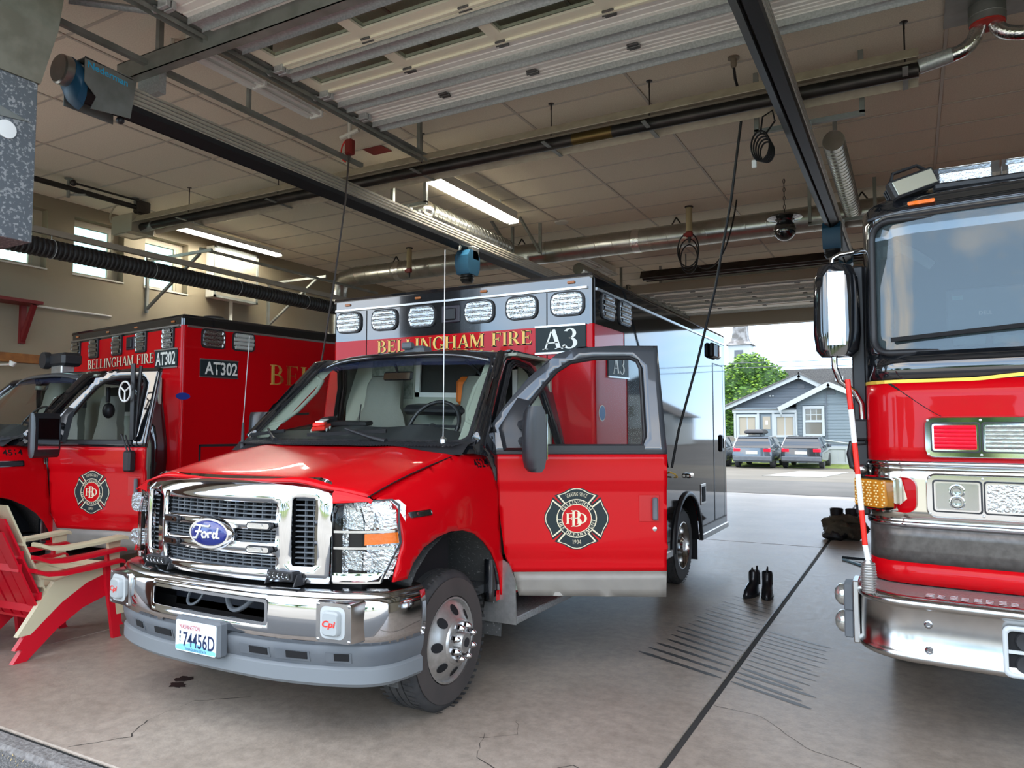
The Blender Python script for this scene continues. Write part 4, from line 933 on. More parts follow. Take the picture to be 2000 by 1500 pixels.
def extraA3(top, by, bx, ye):
    # rear compartment door seam, hinge strip, handle, vents
    d0, d1 = 5.9, 6.42
    se = MB(); se.box(bx, bx+.008, d0, d0+.03, .5, 2.3).box(bx, bx+.006, d0, d1, 2.285, 2.3).box(bx, bx+.006, d0, d1, .5, .512).box(bx, bx+.006, d1-.01, d1, .5, 2.3)
    se.build('compartment_seam', blackpl, top, smooth=0)
    hd = MB().rbox(bx, bx+.03, 6.22, 6.36, 1.27, 1.47, .02).build('compartment_handle', blacksm, top); MB().rbox(bx+.028, bx+.04, 6.28, 6.33, 1.31, 1.43, .008).build('latch', chrome, hd)
    v = MB().rbox(bx, bx+.012, 5.28, 5.5, .73, .95, .01).build('fuel_vent', steel, top); MB().box(bx+.011, bx+.016, 5.32, 5.46, .76, .92).build('vent_void', dark, v, smooth=0)
    hk = MB().rbox(bx, bx+.05, 4.72, 4.86, 1.05, 1.095, .012).build('door_hook', chrome, top)
    MB().tube([V(bx+.0,4.16,1.14), V(bx+.05,4.18,1.12), V(bx+.06,4.22,1.09), V(bx+.02,4.26,1.085)], .008, 6).build('cord_hook', gold, top)
    l = MB().rbox(bx, bx+.06, 5.75, 6.1, 2.35, 2.52, .02).build('scene_light', blackpl, top); MB().rbox(bx+.01, bx+.07, 5.98, 6.09, 2.365, 2.505, .01).build('lens', alu, l)
    bd = MB().lathe((bx,2.443,1.64), (1,0,0), [(0,0),(.06,0),(.06,.003),(0,.003)], 24).build('round_badge', white, top); MB().lathe((bx+.003,2.443,1.64), (1,0,0), [(0,0),(.052,0),(.052,.002),(0,.002)], 24).build('badge_face', mat('sticker_blue', (.03,.12,.33), .4), bd)
    # orange harness and dark gear behind the pass-through window, map on the bulkhead, toy-size gear on the dash
    MB().box(-.66,-.26,by-.056,by-.05,1.66,2.0).build('wall_map', mat('map_paper', (.3,.32,.27), .8, noise=((.16,.18,.15), 30)), top, smooth=0)
    MB().rbox(-.18,.35,by-.32,by-.1,1.55,1.63,.03).build('equipment_pouch', blackpl, top)
    oc = MB(); oc.rbox(.2,.34,by-.2,by-.08,1.62,1.86,.04).rbox(.3,.42,by-.25,by-.1,1.6,1.76,.03); oc.build('orange_vest', orange, top)
    MB().rbox(.36,.58,by-.2,by-.08,1.7,1.95,.05).tube(bez((.3,by-.2,2.0),(.45,by-.25,1.9),(.5,by-.2,1.8),(.56,by-.2,1.7)), .012, 6).build('hanging_gear', blackpl, top)
    MB().rbox(-.42,-.02,1.32,1.42,1.53,1.565,.01).rbox(-.42,-.34,1.3,1.42,1.52,1.6,.01).tube([V(-.1,1.35,1.56),V(-.1,1.36,1.7)], .005, 6).build('radio_console', blackpl, top)
    # antennas
    a1 = MB().lathe((.8,1.02,1.40), (0,0,1), [(.03,0),(.03,.012),(.014,.014),(.014,.05),(.02,.052),(.02,.085),(.008,.1)], 14).build('antenna', alu, top); MB().tube([V(.8,1.02,1.49),V(.8,1.03,2.62)], .003, 6).build('whip', alu, a1)
    a2 = MB().lathe((-.86,1.0,1.37), (0,0,1), [(.03,0),(.02,.02),(.012,.1),(.008,.22)], 14).build('antenna', blackpl, top); MB().tube([V(-.86,1.0,1.58),V(-.87,1.05,2.2)], .003, 6).build('whip', steel, a2)
    # roof siren block
    MB().rbox(-.12,.06,1.84,1.98,2.10,2.165,.02).rbox(-.11,-.02,1.80,1.86,2.14,2.19,.01).build('roof_siren', greypl, top)
def extraAT(top, by, bx, ye):
    for dx, dz, l, m_ in ((.008,-.008,.003,blk), (0,0,.005,gold)):
        t = MB(); serif(t, 'BELLINGHAM', lambda a, b: V(bx+l, 3.42+a+dx, 2.03+b+dz), .22, 2.1); t.build('side_lettering', m_, top, smooth=0, recalc=False); t = MB(); serif(t, 'FIRE', lambda a, b: V(bx+l, 3.99+a+dx, 1.68+b+dz), .2, .85); t.build('side_lettering', m_, top, smooth=0, recalc=False)
    MB().prism(arc(0,0,.075,0,354,30,.035), lambda a, b: V(bx+.002, 2.42+a, 1.865+b), lambda a, b: V(bx+.006, 2.42+a, 1.865+b)).build('oval_sticker', mat('oval_blue', (.02,.05,.3), .3), top)
    MB().box(bx, bx+.01, 2.6, 4.0, 1.36, 1.385).box(bx, bx+.01, 2.6, 2.62, 1.1, 1.38).build('compartment_seam', blackpl, top, smooth=0)
    MB().lathe((.95,2.9,2.69), (0,0,1), [(.12,0),(.12,.03),(.1,.05),(0,.055)], 20).build('roof_vent', blackpl, top)
    # roof siren and its bracket
    s_ = MB().lathe((-.36,1.78,2.26), (0,1,0), [(.0,-.02),(.085,-.02),(.09,.0),(.09,.04),(.06,.07),(0,.07)], 20).rbox(-.42,.02,1.80,2.0,2.19,2.33,.03).build('roof_siren', blackpl, top)
    MB().rbox(-.3,-.05,1.82,1.95,2.1,2.2,.01).build('siren_bracket', steel, s_)
    MB().box(.45,.7,1.6,1.62,1.7,1.8).build('dash_paper', white, top, smooth=0)
    # headset and mask hanging inside, radio with strap at the open door
    MB().sphere((.72,1.95,1.72), .07, 12, 8, (.8,.8,1.1)).tube([V(.7,1.95,1.8),V(.68,1.96,1.95)], .02, 6).build('hanging_headset', blackpl, top, smooth=60)
    MB().rbox(.2,.26,1.9,1.95,1.75,2.0,.01).build('hanging_radio_mic', blackpl, top)
A3 = ambulance(dict(label='red and black ambulance with chrome grille, A3 signs and driver door wide open', loc=(-3.24,2.62,0), rz=0, by=2.31, door=60, number='4524', numy=1.11,
    plate=True, zc=2.31, fz=2.305, two=True, lights=[-1.05,-.662,-.276,.272,.649,1.029], lz=2.465, lw=.245, lh=.155, spk=.005, sidelights=[(2.585,lens),(2.96,lens)],
    letter=gold, tx=-.738, tw=1.476, tz=2.185, sign=(.768,1.177,2.105,2.305), sidesign=(2.55,2.97,1.91,2.09), extra=extraA3))
blank = mat('frosted_lens', (.45,.46,.42), .35)
AT = ambulance(dict(label='all red ambulance with AT302 signs parked against the left wall', loc=(-7.9025,2.621,0), rz=R(-8), by=2.40, door=70, number='4514', numy=.98,
    zc=2.58, fz=2.55, two=False, lights=[-1.09,-.637,-.093,.431,.976], lz=2.46, lw=.2, lh=.2, spk=.2, sidelights=[(2.73,lens),(3.08,blank)], far=True, winopen=True, sheenroof=True, badge=True,
    letter=cream, tx=-.79, tw=1.49, tz=2.225, num='AT302', sign=(.73,1.16,2.16,2.345), sidesign=(2.59,3.02,2.07,2.25), extra=extraAT))
# ================================================================== fire engine
ENG = thing('fire_engine', 'red and black fire engine with chrome bumper nosing in at the right', 'fire engine', (1.0, 4.0, 0))
HW = 1.215
def eplan(hw, yf, r_, bow, yend):
    P = [(-hw, yend), (-hw, yf+r_+.0)]+[(-hw+r_-r_*math.cos(R(a)), yf+r_-r_*math.sin(R(a))) for a in range(10, 91, 10)]
    n = 14; x0 = -hw+r_
    P += [(x0+(-x0)*k/n, yf-bow*(1-(1-k/n)**2)) for k in range(1, n+1)]
    D = [(0, P[0][0], P[0][1])]
    for p, q in zip(P, P[1:]): D.append((D[-1][0]+math.hypot(q[0]-p[0], q[1]-p[1]), q[0], q[1]))
    L = D[-1][0]; return [(d-L, x, y) for d, x, y in D]     # s = 0 at the middle, negative to the left
EP = eplan(HW, .45, .2, .07, 2.7); EB = eplan(1.27, .06, .3, .06, .62)
def eat(tab, s_, out=0):
    a = -abs(s_); sg = 1 if s_ > 0 else -1; a = max(a, tab[0][0])
    for p, q in zip(tab, tab[1:]):
        if a <= q[0]:
            t = (a-p[0])/(q[0]-p[0]); x, y = p[1]+(q[1]-p[1])*t, p[2]+(q[2]-p[2])*t
            dx, dy = q[1]-p[1], q[2]-p[2]; L = math.hypot(dx, dy); nx, ny = dy/L, -dx/L
            return (-sg*(x+nx*out), y+ny*out)
    return (0, tab[-1][2]-out)
def ef(s_, z, out=0):
    x, y = eat(EP, s_, out); return V(x, y+max(0, z-1.8)*.10, z)
SE = EP[0][0]
def sx(x):   # path position whose x is x on the front face (left side)
    for p, q in zip(EP, EP[1:]):
        if p[1] <= x <= q[1] and p[2] < .8: return p[0]+(q[0]-p[0])*((x-p[1])/(q[1]-p[1]) if q[1] != p[1] else 0)
    return 0
def zone(name, m, z0, z1, out=0, holes=(), sm=50, res=.09):
    o = panel([(SE,z0),(-SE,z0),(-SE,z1),(SE,z1)], lambda s_, z: ef(s_, z, out), res, holes).build(name, m, ENG, recalc=False, smooth=sm); thick(o, .02, 0); return o
taupe = mat('dark_reflective_stripe', (.085,.075,.068), .3, .45, noise=((.12,.108,.098), 30))
polished = mat('polished_steel_band', (.66,.63,.56), .13, 1)
zone('lower_skin', red, .735, .845); zone('reflective_stripe', taupe, .845, 1.04); zone('steel_band', polished, 1.04, 1.36); zone('cab_skin', red, 1.36, 1.8)
zone('cab_upper_skin', blackp, 1.8, 1.955)
for z in (1.045, 1.362): MB().loft([[ef(s_, z+dz, o) for o, dz in ((.005,-.016),(.02,-.012),(.024,0),(.02,.012),(.005,.016))] for s_ in [SE+(-2*SE)*i/90 for i in range(91)]], False, False).build('trim_moulding', chrome, ENG, smooth=60)
gs = panel([(SE,1.79),(-SE,1.79),(-SE,1.808),(SE,1.808)], lambda s_, z: ef(s_, z+.03*max(0, 1-((abs(s_)-.2)/.5)**2) if abs(s_) < .7 else z, .0125), .05).build('gold_stripe', mat('gold_leaf', (.7,.45,.06), .35, .3), ENG, recalc=False, smooth=0)
sA = sx(-1.165)
WSo = rrect(sA, -sA, 1.955, 2.70, .1, 6)
zone('cab_front_frame', blackp, 1.955, 2.79, 0, [WSo])
wse = panel(WSo, lambda s_, z: ef(s_, z, -.004), .12).build('windshield', mat('engine_glass', (.16,.22,.24), .01, 0, trans=.75, ior=1.6), ENG, recalc=False, smooth=60)
MB().tube([ef(a, b, .012) for a, b in WSo+WSo[:1]], .018, 8).build('windshield_gasket', blackpl, wse, smooth=60)
MB().loft([[ef(s_, z, o) for o, z in ((.0,2.78),(-.02,2.82),(-.06,2.845),(-.3,2.87))] for s_ in [SE+(-2*SE)*i/90 for i in range(91)]], False, False).build('roof_edge', blackp, ENG, smooth=60)
MB().box(-1.0, 1.0, .7, 2.7, 2.83, 2.87).build('cab_roof', blackp, ENG, smooth=0)
MB().tube([ef(s_, 2.735, .012) for s_ in [sA*1.02+(-2*sA*1.02)*i/30 for i in range(31)]], .008, 6).build('roof_drip', darkgrey, ENG, smooth=60)
# seam curve across the red nose, darker side column
MB().tube([ef(sx(-1.13)+q*.55, 1.81-.25*math.sin(min(1, q*1.25)*math.pi/2)**1.2, .004) for q in [i/14 for i in range(15)]], .007, 6).build('nose_seam', dark, ENG, smooth=60)
# engine interior
MB().box(-1.15, 1.15, .75, .95, 1.7, 1.98).build('dashboard', mat('pale_dash', (.2,.22,.22), .6), ENG, smooth=0)
MB().box(-1.1, 1.1, 2.3, 2.35, 1.2, 2.8).build('cab_back', mat('cab_grey', (.14,.16,.17), .7), ENG, smooth=0)
lt = MB().rbox(-.8,-.42,.86,.875,2.02,2.3,.008).build('laptop', mat('laptop_shell', (.22,.24,.24), .5), ENG); MB().box(-.77,-.72,.854,.86,2.24,2.262).build('asset_sticker', mat('sticker_teal', (.5,.75,.68), .5), lt, smooth=0)
sans('DELL', 'laptop_logo', steel, lt, .02, lambda a, b: V(-.65+a, .856, 2.15+b), .06)
MB().tube([V(-.55+.2*math.cos(a), .95+.05*math.sin(a), 1.98+.14*math.sin(a)) for a in [math.pi*i/20 for i in range(21)]], .014, 6).build('steering_wheel', blackpl, ENG, smooth=60)
MB().rbox(-1.08,-1.0,.85,.93,2.52,2.6,.01).tube([V(-1.04,.89,2.52),V(-1.03,.9,2.1)], .012, 6).bar(V(-1.03,.85,2.6), V(-.86,.8,2.44), .02, .05).build('map_light', galvd, ENG)
for x in (-.78,-.6): MB().rbox(x, x+.15, .75, .8, 1.985, 2.03, .004).build('gauge_panel', mat('gauge_teal', (.35,.5,.48), .4), ENG)
# wiper
wi = MB().tube([ef(sx(-.1), 1.93, .03), ef(sx(-.25), 2.04, .05), ef(sx(-.45), 2.085, .05)], .012, 8).build('wiper', blackpl, ENG, smooth=60)
MB().bar(ef(sx(-1.08), 2.025, .03), ef(sx(-.35), 2.07, .03), .02, .022).build('blade', dark, wi)
# lamp bezels
def bezel(x0, x1, z0, z1, items, nme):
    F = lambda x, z, o: ef(sx(x) if x < 0 else -sx(-x), z, o)
    bz = MB()
    for inset, o0, o1 in ((0,.0,.03),):
        O = rrect(x0, x1, z0, z1, .045, 5)
        bz.loft([[F(x0+(x1-x0)/2+(x-(x0+x1)/2)*k, (z0+z1)/2+(z-(z0+z1)/2)*k2, o) for x, z in O] for k, k2, o in ((1,1,.0),(1,1,.03),(.97,.93,.045))], True, True)
    b = bz.build(nme, chrome, ENG, smooth=40)
    for (a0, a1, m_, kind) in items:
        zz0, zz1 = z0+.038, z1-.038
        MB().prism(rrect(a0-.008, a1+.008, zz0-.008, zz1+.008, .016, 3), lambda x, z: F(x, z, .04), lambda x, z: F(x, z, .053)).build('lamp_rim', blackpl, b)
        MB().prism(rrect(a0, a1, zz0, zz1, .012, 3), lambda x, z: F(x, z, .05), lambda x, z: F(x, z, .057)).build('lamp_frame', chrome, b)
        l = MB().prism(rrect(a0+.008, a1-.008, zz0+.008, zz1-.008, .008, 3), lambda x, z: F(x, z, .055), lambda x, z: F(x, z, .061)).build('lamp_lens' if kind != 'head' else 'lamp_well', m_, b)
        if kind == 'ribs':
            rb = MB()
            for i in range(6):
                za, zb_ = zz0+.012+(zz1-zz0-.024)*i/6, zz0+.012+(zz1-zz0-.024)*(i+1)/6
                rb.prism([(za,.06),(za*.6+zb_*.4,.068),(zb_,.06)], lambda z, o: F(a0+.01, z, o), lambda z, o: F(a1-.01, z, o))
            rb.build('lens_rib', m_, l, smooth=0)
        if kind == 'head':
            xm, zm = (a0+a1)/2, (zz0+zz1)/2
            for dz in (.028,-.028):
                c = F(xm, zm+dz, .06); MB().lathe(c, (0,-1,0), [(.036,0),(.036,.006),(.03,.008),(.024,-.004),(.0,-.002)], 18, caps=False).build('projector', chrome, l, smooth=40); MB().sphere(c+V(0,-.002,0), .02, 10, 6, (1,.4,1)).build('projector_lens', lens, l)
            MB().prism(rrect(a0+.012, a1-.012, zz0+.012, zz1-.012, .008, 3), lambda x, z: F(x, z, .071), lambda x, z: F(x, z, .074)).build('lens', lens, l)
    for x in [x0+.02]+[(p[1]+q[0])/2 for p, q in zip(items, items[1:])]+[x1-.02]:
        for z in (z0+.02, z1-.02): MB().lathe(F(x, z, .044), (0,-1,0), [(.007,0),(.006,.004),(0,.005)], 8).build('screw', steel, b)
    return b
silverlens = mat('silver_lens', (.62,.64,.6), .16, .8, bump=.25, bscale=40)
for s in (1, -1):
    it = [(-.905,-.705,redlens,'ribs'), (-.685,-.485,silverlens,'ribs')]; it2 = [(-.905,-.705,mat('lamp_chrome', (.4,.4,.4), .12, 1),'head'), (-.685,-.485,reflm,'plain')]
    if s == -1: it = [(-b, -a, m_, k) for a, b, m_, k in reversed(it)]; it2 = [(-b, -a, m_, k) for a, b, m_, k in reversed(it2)]
    if s == 1: bezel(-.945,-.45,1.395,1.61,it,'warning_lamp_bezel'); bezel(-.945,-.45,1.09,1.315,it2,'headlamp_bezel')
    else: bezel(.45,.945,1.395,1.61,it,'warning_lamp_bezel'); bezel(.45,.945,1.09,1.315,it2,'headlamp_bezel')
# centre grille
gb = MB().prism(rrect(-.36,.36,1.1,1.6,.04), lambda x, z: ef(sx(-abs(x))*(1 if x < 0 else -1), z, .01), lambda x, z: ef(sx(-abs(x))*(1 if x < 0 else -1), z, .03)).build('centre_grille', chrome, ENG)
for i in range(8): MB().rbox(-.33,.33,.325,.345,1.13+i*.056,1.165+i*.056,.006).build('grille_slat', blackpl, gb)
# corner turn signals
for s in (-1, 1):
    sc_ = sx(-1.13)
    F = lambda a, z, o: (lambda p: V(-s*-1*0+p.x*(1 if s == -1 else -1), p.y, p.z))(ef(sc_+a, z, o))
    hb = MB().loft([[F(a, z, o) for a, z in rrect(-.16,.15,1.105,1.29,.05,4)] for o in (.0,.035)], True, True).build('signal_housing', red, ENG, smooth=40)
    MB().loft([[F(a, z, o) for a, z in rrect(-.155,.06,1.115,1.285,.02,3)] for o in (.03,.075)], True, True).build('signal_bezel', chrome, hb, smooth=40)
    tl = MB().loft([[F(a, z, o) for a, z in rrect(-.14,.03,1.125,1.272,.016,3)] for o in (.05,.09)], True, True).build('turn_signal', mat('amber_grid', (.62,.24,.02), .2, 0, .5), hb, smooth=40)
    dm_ = MB()
    for i in range(9):
        for j in range(9):
            c = F(-.128+i*.0185+(.009 if j % 2 else 0), 1.14+j*.0148, .09); dm_.sphere(c, .0055, 6, 4)
    tag(dm_.build('lens_dimple', mat('pale_gold', (.8,.6,.25), .25), tl), kind='stuff')
# red and white guide pole on a spring
gp = MB().lathe((-1.215,.16,.72), (0,0,1), [(.02,0),(.03,.02),(.034,.08),(.03,.13),(.016,.165)], 16, caps=True).build('guide_pole_spring', steel, ENG)
for k in range(12): MB().tube([V(-1.215+(.036-.0012*abs(k-6))*math.cos(a), .16+(.036-.0012*abs(k-6))*math.sin(a), .73+k*.0125) for a in [2*math.pi*i/16 for i in range(17)]], .0045, 5).build('spring_coil', steel, gp, smooth=60)
zs = [.885,.96,1.135,1.315,1.475,1.645,1.80]
pr = mat('pole_red', (.75,.02,.01), .35)
for i, (a, b) in enumerate(zip(zs, zs[1:])): MB().cyl((-1.215-.012*i,.16,a), (-1.215-.012*(i+1),.16,b), .0135, n=10).build('pole_band', white if i % 2 == 0 else pr, gp)
# ---- bumper
def eb(s_, z, o=0): x, y = eat(EB, s_, o); return V(x, y, z)
SB = EB[0][0]
rng = [SB+(-2*SB)*i/90 for i in range(91)]
bm_ = MB().loft([[eb(s_, z, o) for o, z in ((-.02,.43),(.0,.432),(.014,.445),(.016,.46),(.008,.475),(.0,.485),(.0,.68),(.006,.69),(.016,.70),(.016,.715),(.004,.73),(-.02,.735))] for s_ in rng], False, False).build('front_bumper', mat('bumper_steel', (.56,.56,.55), .2, 1, noise=((.5,.5,.49), 12)), ENG, smooth=50)
dp = MATS['diamond']
panel([(-1.2,.16),(-.95,.05),(0,.02),(.95,.05),(1.2,.16),(1.25,.35),(1.25,.62),(-1.25,.62),(-1.25,.35)], lambda x, y: V(x, y, .728), .2).build('bumper_deck', dp, ENG, recalc=False, smooth=0)
MB().loft([[eb(s_, .7345, o) for o in (-.02,-.05)] for s_ in rng], False, False).build('deck_edge', mat('deck_red', (.3,.02,.03), .3, .4), ENG, smooth=0)
tr = MB()
for i in range(40):
    for j in range(4):
        s_ = -.98+i*.05; o = -.07-j*.03; tr.bar(eb(s_, .733, o), eb(s_+.03, .733, o+(.012 if i % 2 else -.012)), .006, .004)
tag(tr.build('tread_bar', chrome, ENG, smooth=0), kind='stuff')
for x in (-.96, .96):
    for z in (.62, .50): MB().lathe((x,eat(EB, -.96)[1]-.001,z), (0,-1,0), [(.019,0),(.018,.006),(.012,.012),(.007,.012),(.006,.008),(0,.008)], 18, caps=False).build('bumper_bolt', chrome, ENG, smooth=40)
for s in (-1, 1):
    f = lambda x, z, o: eb(-abs(x)*1.0 if x < 0 else x, z, o)
    og = rrect(.45,.67,.44,.665,.03) if s == 1 else rrect(-.67,-.45,.44,.665,.03)
    ig = rrect(.47,.65,.46,.645,.02) if s == 1 else rrect(-.65,-.47,.46,.645,.02)
    b = panel(og, lambda x, z: f(x, z, .012), .05, [ig]).build('speaker_bezel', mat('pale_bezel', (.5,.53,.54), .35), ENG, recalc=False); thick(b, .02, 0)
    MB().prism(ig, lambda x, z: f(x, z, .002), lambda x, z: f(x, z, .004)).build('speaker_well', dark, b)
    MB().box(s*.47, s*.65, eat(EB,-.56)[1]-.014, eat(EB,-.56)[1]-.004, .545, .56).build('speaker_bar', MATS['pale_bezel'], b, smooth=0)
    for z in (.6,.5): MB().lathe((s*.58,eat(EB,-.56)[1]-.006,z), (0,-1,0), [(.045,0),(.04,.008),(.0,.004)], 16, caps=False).build('speaker_cone', blackpl, b)
# side warning lamps on the bumper end
for s in (-1, 1):
    br = MB().rbox(s*1.27, s*1.30, .30, .46, .43, .75, .005).build('bumper_end_plate', alu, ENG)
    for z in (.66, .52):
        MB().rbox(s*1.3, s*1.345, .31, .45, z-.07, z+.07, .006).build('side_lamp_body', greypl, br)
        MB().loft([[V(s*(1.345+d_), .38+.06*k*math.cos(a), z+.06*k*math.sin(a)) for a in [2*math.pi*i/20 for i in range(20)]] for k, d_ in ((1,0),(.9,.025),(.5,.045),(.1,.05))], True, True).build('side_lamp_lens', silverlens, br, smooth=60)
# ---- mirror, handles, side column
MB().rbox(-1.30,-1.225,.72,.80,1.05,2.5,.01).build('door_post', blackpl, ENG)
mi = MB().loft([[V(-1.37+x*k, .62+y, z) for x, y in ((-.12,.02),(-.10,-.06),(-.03,-.09),(.05,-.08),(.11,-.04),(.12,.05),(0,.08))] for z, k in ((1.96,.7),(2.0,.95),(2.1,1.05),(2.3,1.02),(2.42,.98),(2.48,.8),(2.495,.5))], True, True).build('mirror_head', blackp, ENG, smooth=60)
MB().loft([[V(-1.365+x, .62+y, z) for x, y in ((-.055,-.078),(-.03,-.097),(.02,-.1),(.05,-.088))] for z in (2.02,2.1,2.3,2.44)], False, False).build('mirror_cover', chrome, mi, smooth=60)
MB().tube([V(-1.39,.62,2.49),V(-1.385,.62,2.535),V(-1.35,.64,2.56),V(-1.27,.68,2.575),V(-1.22,.7,2.58)], .014, 8).build('mirror_arm', chrome, mi, smooth=60)
MB().tube([V(-1.385,.62,1.97),V(-1.385,.62,1.9),V(-1.36,.64,1.82),V(-1.29,.68,1.76),V(-1.255,.7,1.69),V(-1.25,.7,1.55)], .017, 8).build('mirror_arm', chrome, mi, smooth=60)
MB().rbox(-1.30,-1.22,.66,.76,1.48,1.60,.012).build('arm_bracket', blackpl, ENG)
hn = MB().tube([V(-1.24,.72,1.47),V(-1.315,.72,1.46),V(-1.325,.72,1.40),V(-1.315,.72,1.33),V(-1.24,.72,1.30)], .018, 8).build('door_grab_handle', blackpl, ENG, smooth=60)
MB().sphere((-1.27,.7,1.315), .04, 12, 8, (1,1,.8)).build('courtesy_lamp', alu, hn)
# ---- roof gear
MB().prism(rrect(-.985,-.855,2.765,2.785,.008), lambda x, z: ef(sx(x), z, .01), lambda x, z: ef(sx(x), z, .03)).build('amber_marker', amber, ENG)
M_ = Matrix.Translation((-.96,.60,2.9)) @ Matrix.Rotation(R(-22), 4, 'Y') @ Matrix.Rotation(R(25), 4, 'Z')
fl = MB().rbox(-.13,.13,-.03,.03,-.05,.06,.01).build('flood_light', blackpl, ENG, M=M_)
MB().rbox(-.115,.115,-.034,-.028,-.038,.045,.006).build('flood_lens', mat('flood_glass', (.5,.48,.38), .15, .3), fl, M=M_)
for k in range(5): MB().rbox(-.1,.1,.035+.02*k,.042+.02*k,-.045,.055,.003).build('cooling_fin', blackpl, fl, M=M_)
MB().tube([M_ @ V(-.1,0,.06), M_ @ V(-.07,.0,.1), M_ @ V(.07,0,.1), M_ @ V(.1,0,.06)], .01, 6).build('flood_handle', blackpl, fl, smooth=60)
lb = MB().rbox(-.86,.86,.62,.9,2.86,2.9,.01).build('light_bar', blackpl, ENG)
for x0, x1 in ((-.86,-.55),(-.54,-.2),(-.19,.19),(.2,.54),(.55,.86)):
    c = MB().loft([[V(x, y, z) for x, y in ((x0,.63),(x1,.63),(x1,.89),(x0,.89))] for z in (2.89,2.98)], True, True).build('light_bar_dome', lens, lb, smooth=0)
    MB().rbox(x0+.03,x1-.03,.7,.8,2.9,2.97,.004).build('reflector', reflm, c)
# ---- body behind the cab and running gear
bd = MB().rbox(-1.22,1.22,2.75,6.4,.5,2.62,.03).build('body', red, ENG)
slat = None
for y0 in (2.9, 4.1, 5.3):
    for i in range(40):
        if slat is None: slat = MB().rbox(-.008,.0,.0,1.0,.0,.042,.003).build('shutter_slat', alu, bd); o = slat
        else: o = bpy.data.objects.new('shutter_slat', slat.data); COL.objects.link(o); o.parent = bd
        o.location = (-1.22, y0, .75+i*.043)
MB().box(-1.15,1.15,.5,6.3,.55,.75).box(-.9,.9,.3,2.7,.5,.72).build('chassis', dark, ENG, smooth=0)
for y in (1.75, 5.6):
    for s in (-1, 1):
        MB().lathe((s*1.18,y,.5), (-s,0,0), [(.3,.02),(.42,0),(.48,.02),(.5,.05),(.5,.26),(.48,.29),(.3,.29)], 40).build('tyre', rubber, ENG, smooth=40)
        MB().lathe((s*1.165,y,.5), (s,0,0), [(.3,-.02),(.3,.0),(.24,.0),(.2,-.06),(.12,-.02),(.1,.05),(0,.05)], 32, caps=False).build('wheel_rim', alu, ENG, smooth=40)
# ================================================================== under the ceiling
railal = mat('rail_aluminium', (.5,.46,.38), .4, .2, noise=((.42,.38,.31), 4))
rubberlip = mat('rubber_lip', (.012,.012,.013), .5)
tubelamp = mat('fluorescent_tube', (1,.97,.86), .4, emit=36)
def rail(label, x, y0, y1, z, grp):
    """extraction rail: aluminium extrusion over rubber lips, running to the rear"""
    t = thing('exhaust_rail', label, 'exhaust rail', (x, 0, 0), group=grp)
    pr_ = [(-.085,z-.14),(-.085,z-.005),(-.06,z),(-.055,z-.012),(-.03,z-.012),(-.025,z),(.025,z),(.03,z-.012),(.055,z-.012),(.06,z),(.085,z-.005),(.085,z-.14),(.078,z-.14),(.078,z-.02),(-.078,z-.02),(-.078,z-.14)]
    MB().prism(pr_, lambda a, b: V(a, y0, b), lambda a, b: V(a, y1, b)).build('rail_body', railal, t, smooth=20)
    for s in (-1, 1):
        for k in range(4): MB().bar(V(s*(.087), y0, z-.03-.032*k), V(s*(.087), y1, z-.03-.032*k), .006, .006).build('rail_rib', alu, t, smooth=0)
        MB().prism([(s*.084,z-.14),(s*.07,z-.14),(s*.004,z-.22),(s*.012,z-.235),(s*.075,z-.18)], lambda a, b: V(a, y0, b), lambda a, b: V(a, y1, b)).build('rubber_lip', rubberlip, t, smooth=30)
    return t
rl = rail('exhaust extraction rail with blue end cap hanging between the two ambulances', -5.15, 2.98, 17.2, 4.11, 'vehicle exhaust rails')
ec = MB().lathe((0,2.865,4.05), (0,1,0), [(0,0),(.095,0),(.105,.01),(.105,.07),(.1,.08)], 28).build('end_duct', duct, rl, smooth=40)
MB().loft([[V(x, y, z) for x, z in P] for y, P in ((2.93,[(.11*math.cos(R(a)),4.05+.11*math.sin(R(a))) for a in range(0,360,30)]), (2.97,[(.12*math.cos(R(a)),4.0+.15*math.sin(R(a))) for a in range(0,360,30)]), (3.02,[(.1*math.cos(R(a)),3.98+.17*math.sin(R(a))) for a in range(0,360,30)]))], True, True).build('blue_end_cap', bluem, rl, smooth=40)
cv = MB().prism([(2.98,4.16),(3.37,4.13),(3.33,3.84),(3.24,3.83),(3.03,3.80),(3.07,3.9),(2.98,3.98)], lambda y, z: V(.115, y, z), lambda y, z: V(.122, y, z)).box(-.12,.122,2.98,3.35,4.145,4.152).box(-.122,-.115,2.98,3.35,3.85,4.15).build('sheet_cover', galvd, rl, smooth=0)
sans('Nederman', 'cover_lettering', mat('nederman_cyan', (.05,.45,.75), .4), rl, .05, lambda a, b: V(.1235, 3.0+a, 4.085+b-.06*a), .3, .02)
MB().sphere((.05,3.3,3.83), .03, 10, 6).build('roller_knob', blackpl, rl)
rl2 = rail('exhaust extraction rail running overhead just left of the fire engine', -.77, 2.6, 11.4, 4.13, 'vehicle exhaust rails')
MB().rbox(-.09,.09,11.35,11.6,3.88,4.15,.02).build('end_cap', bluem, rl2)
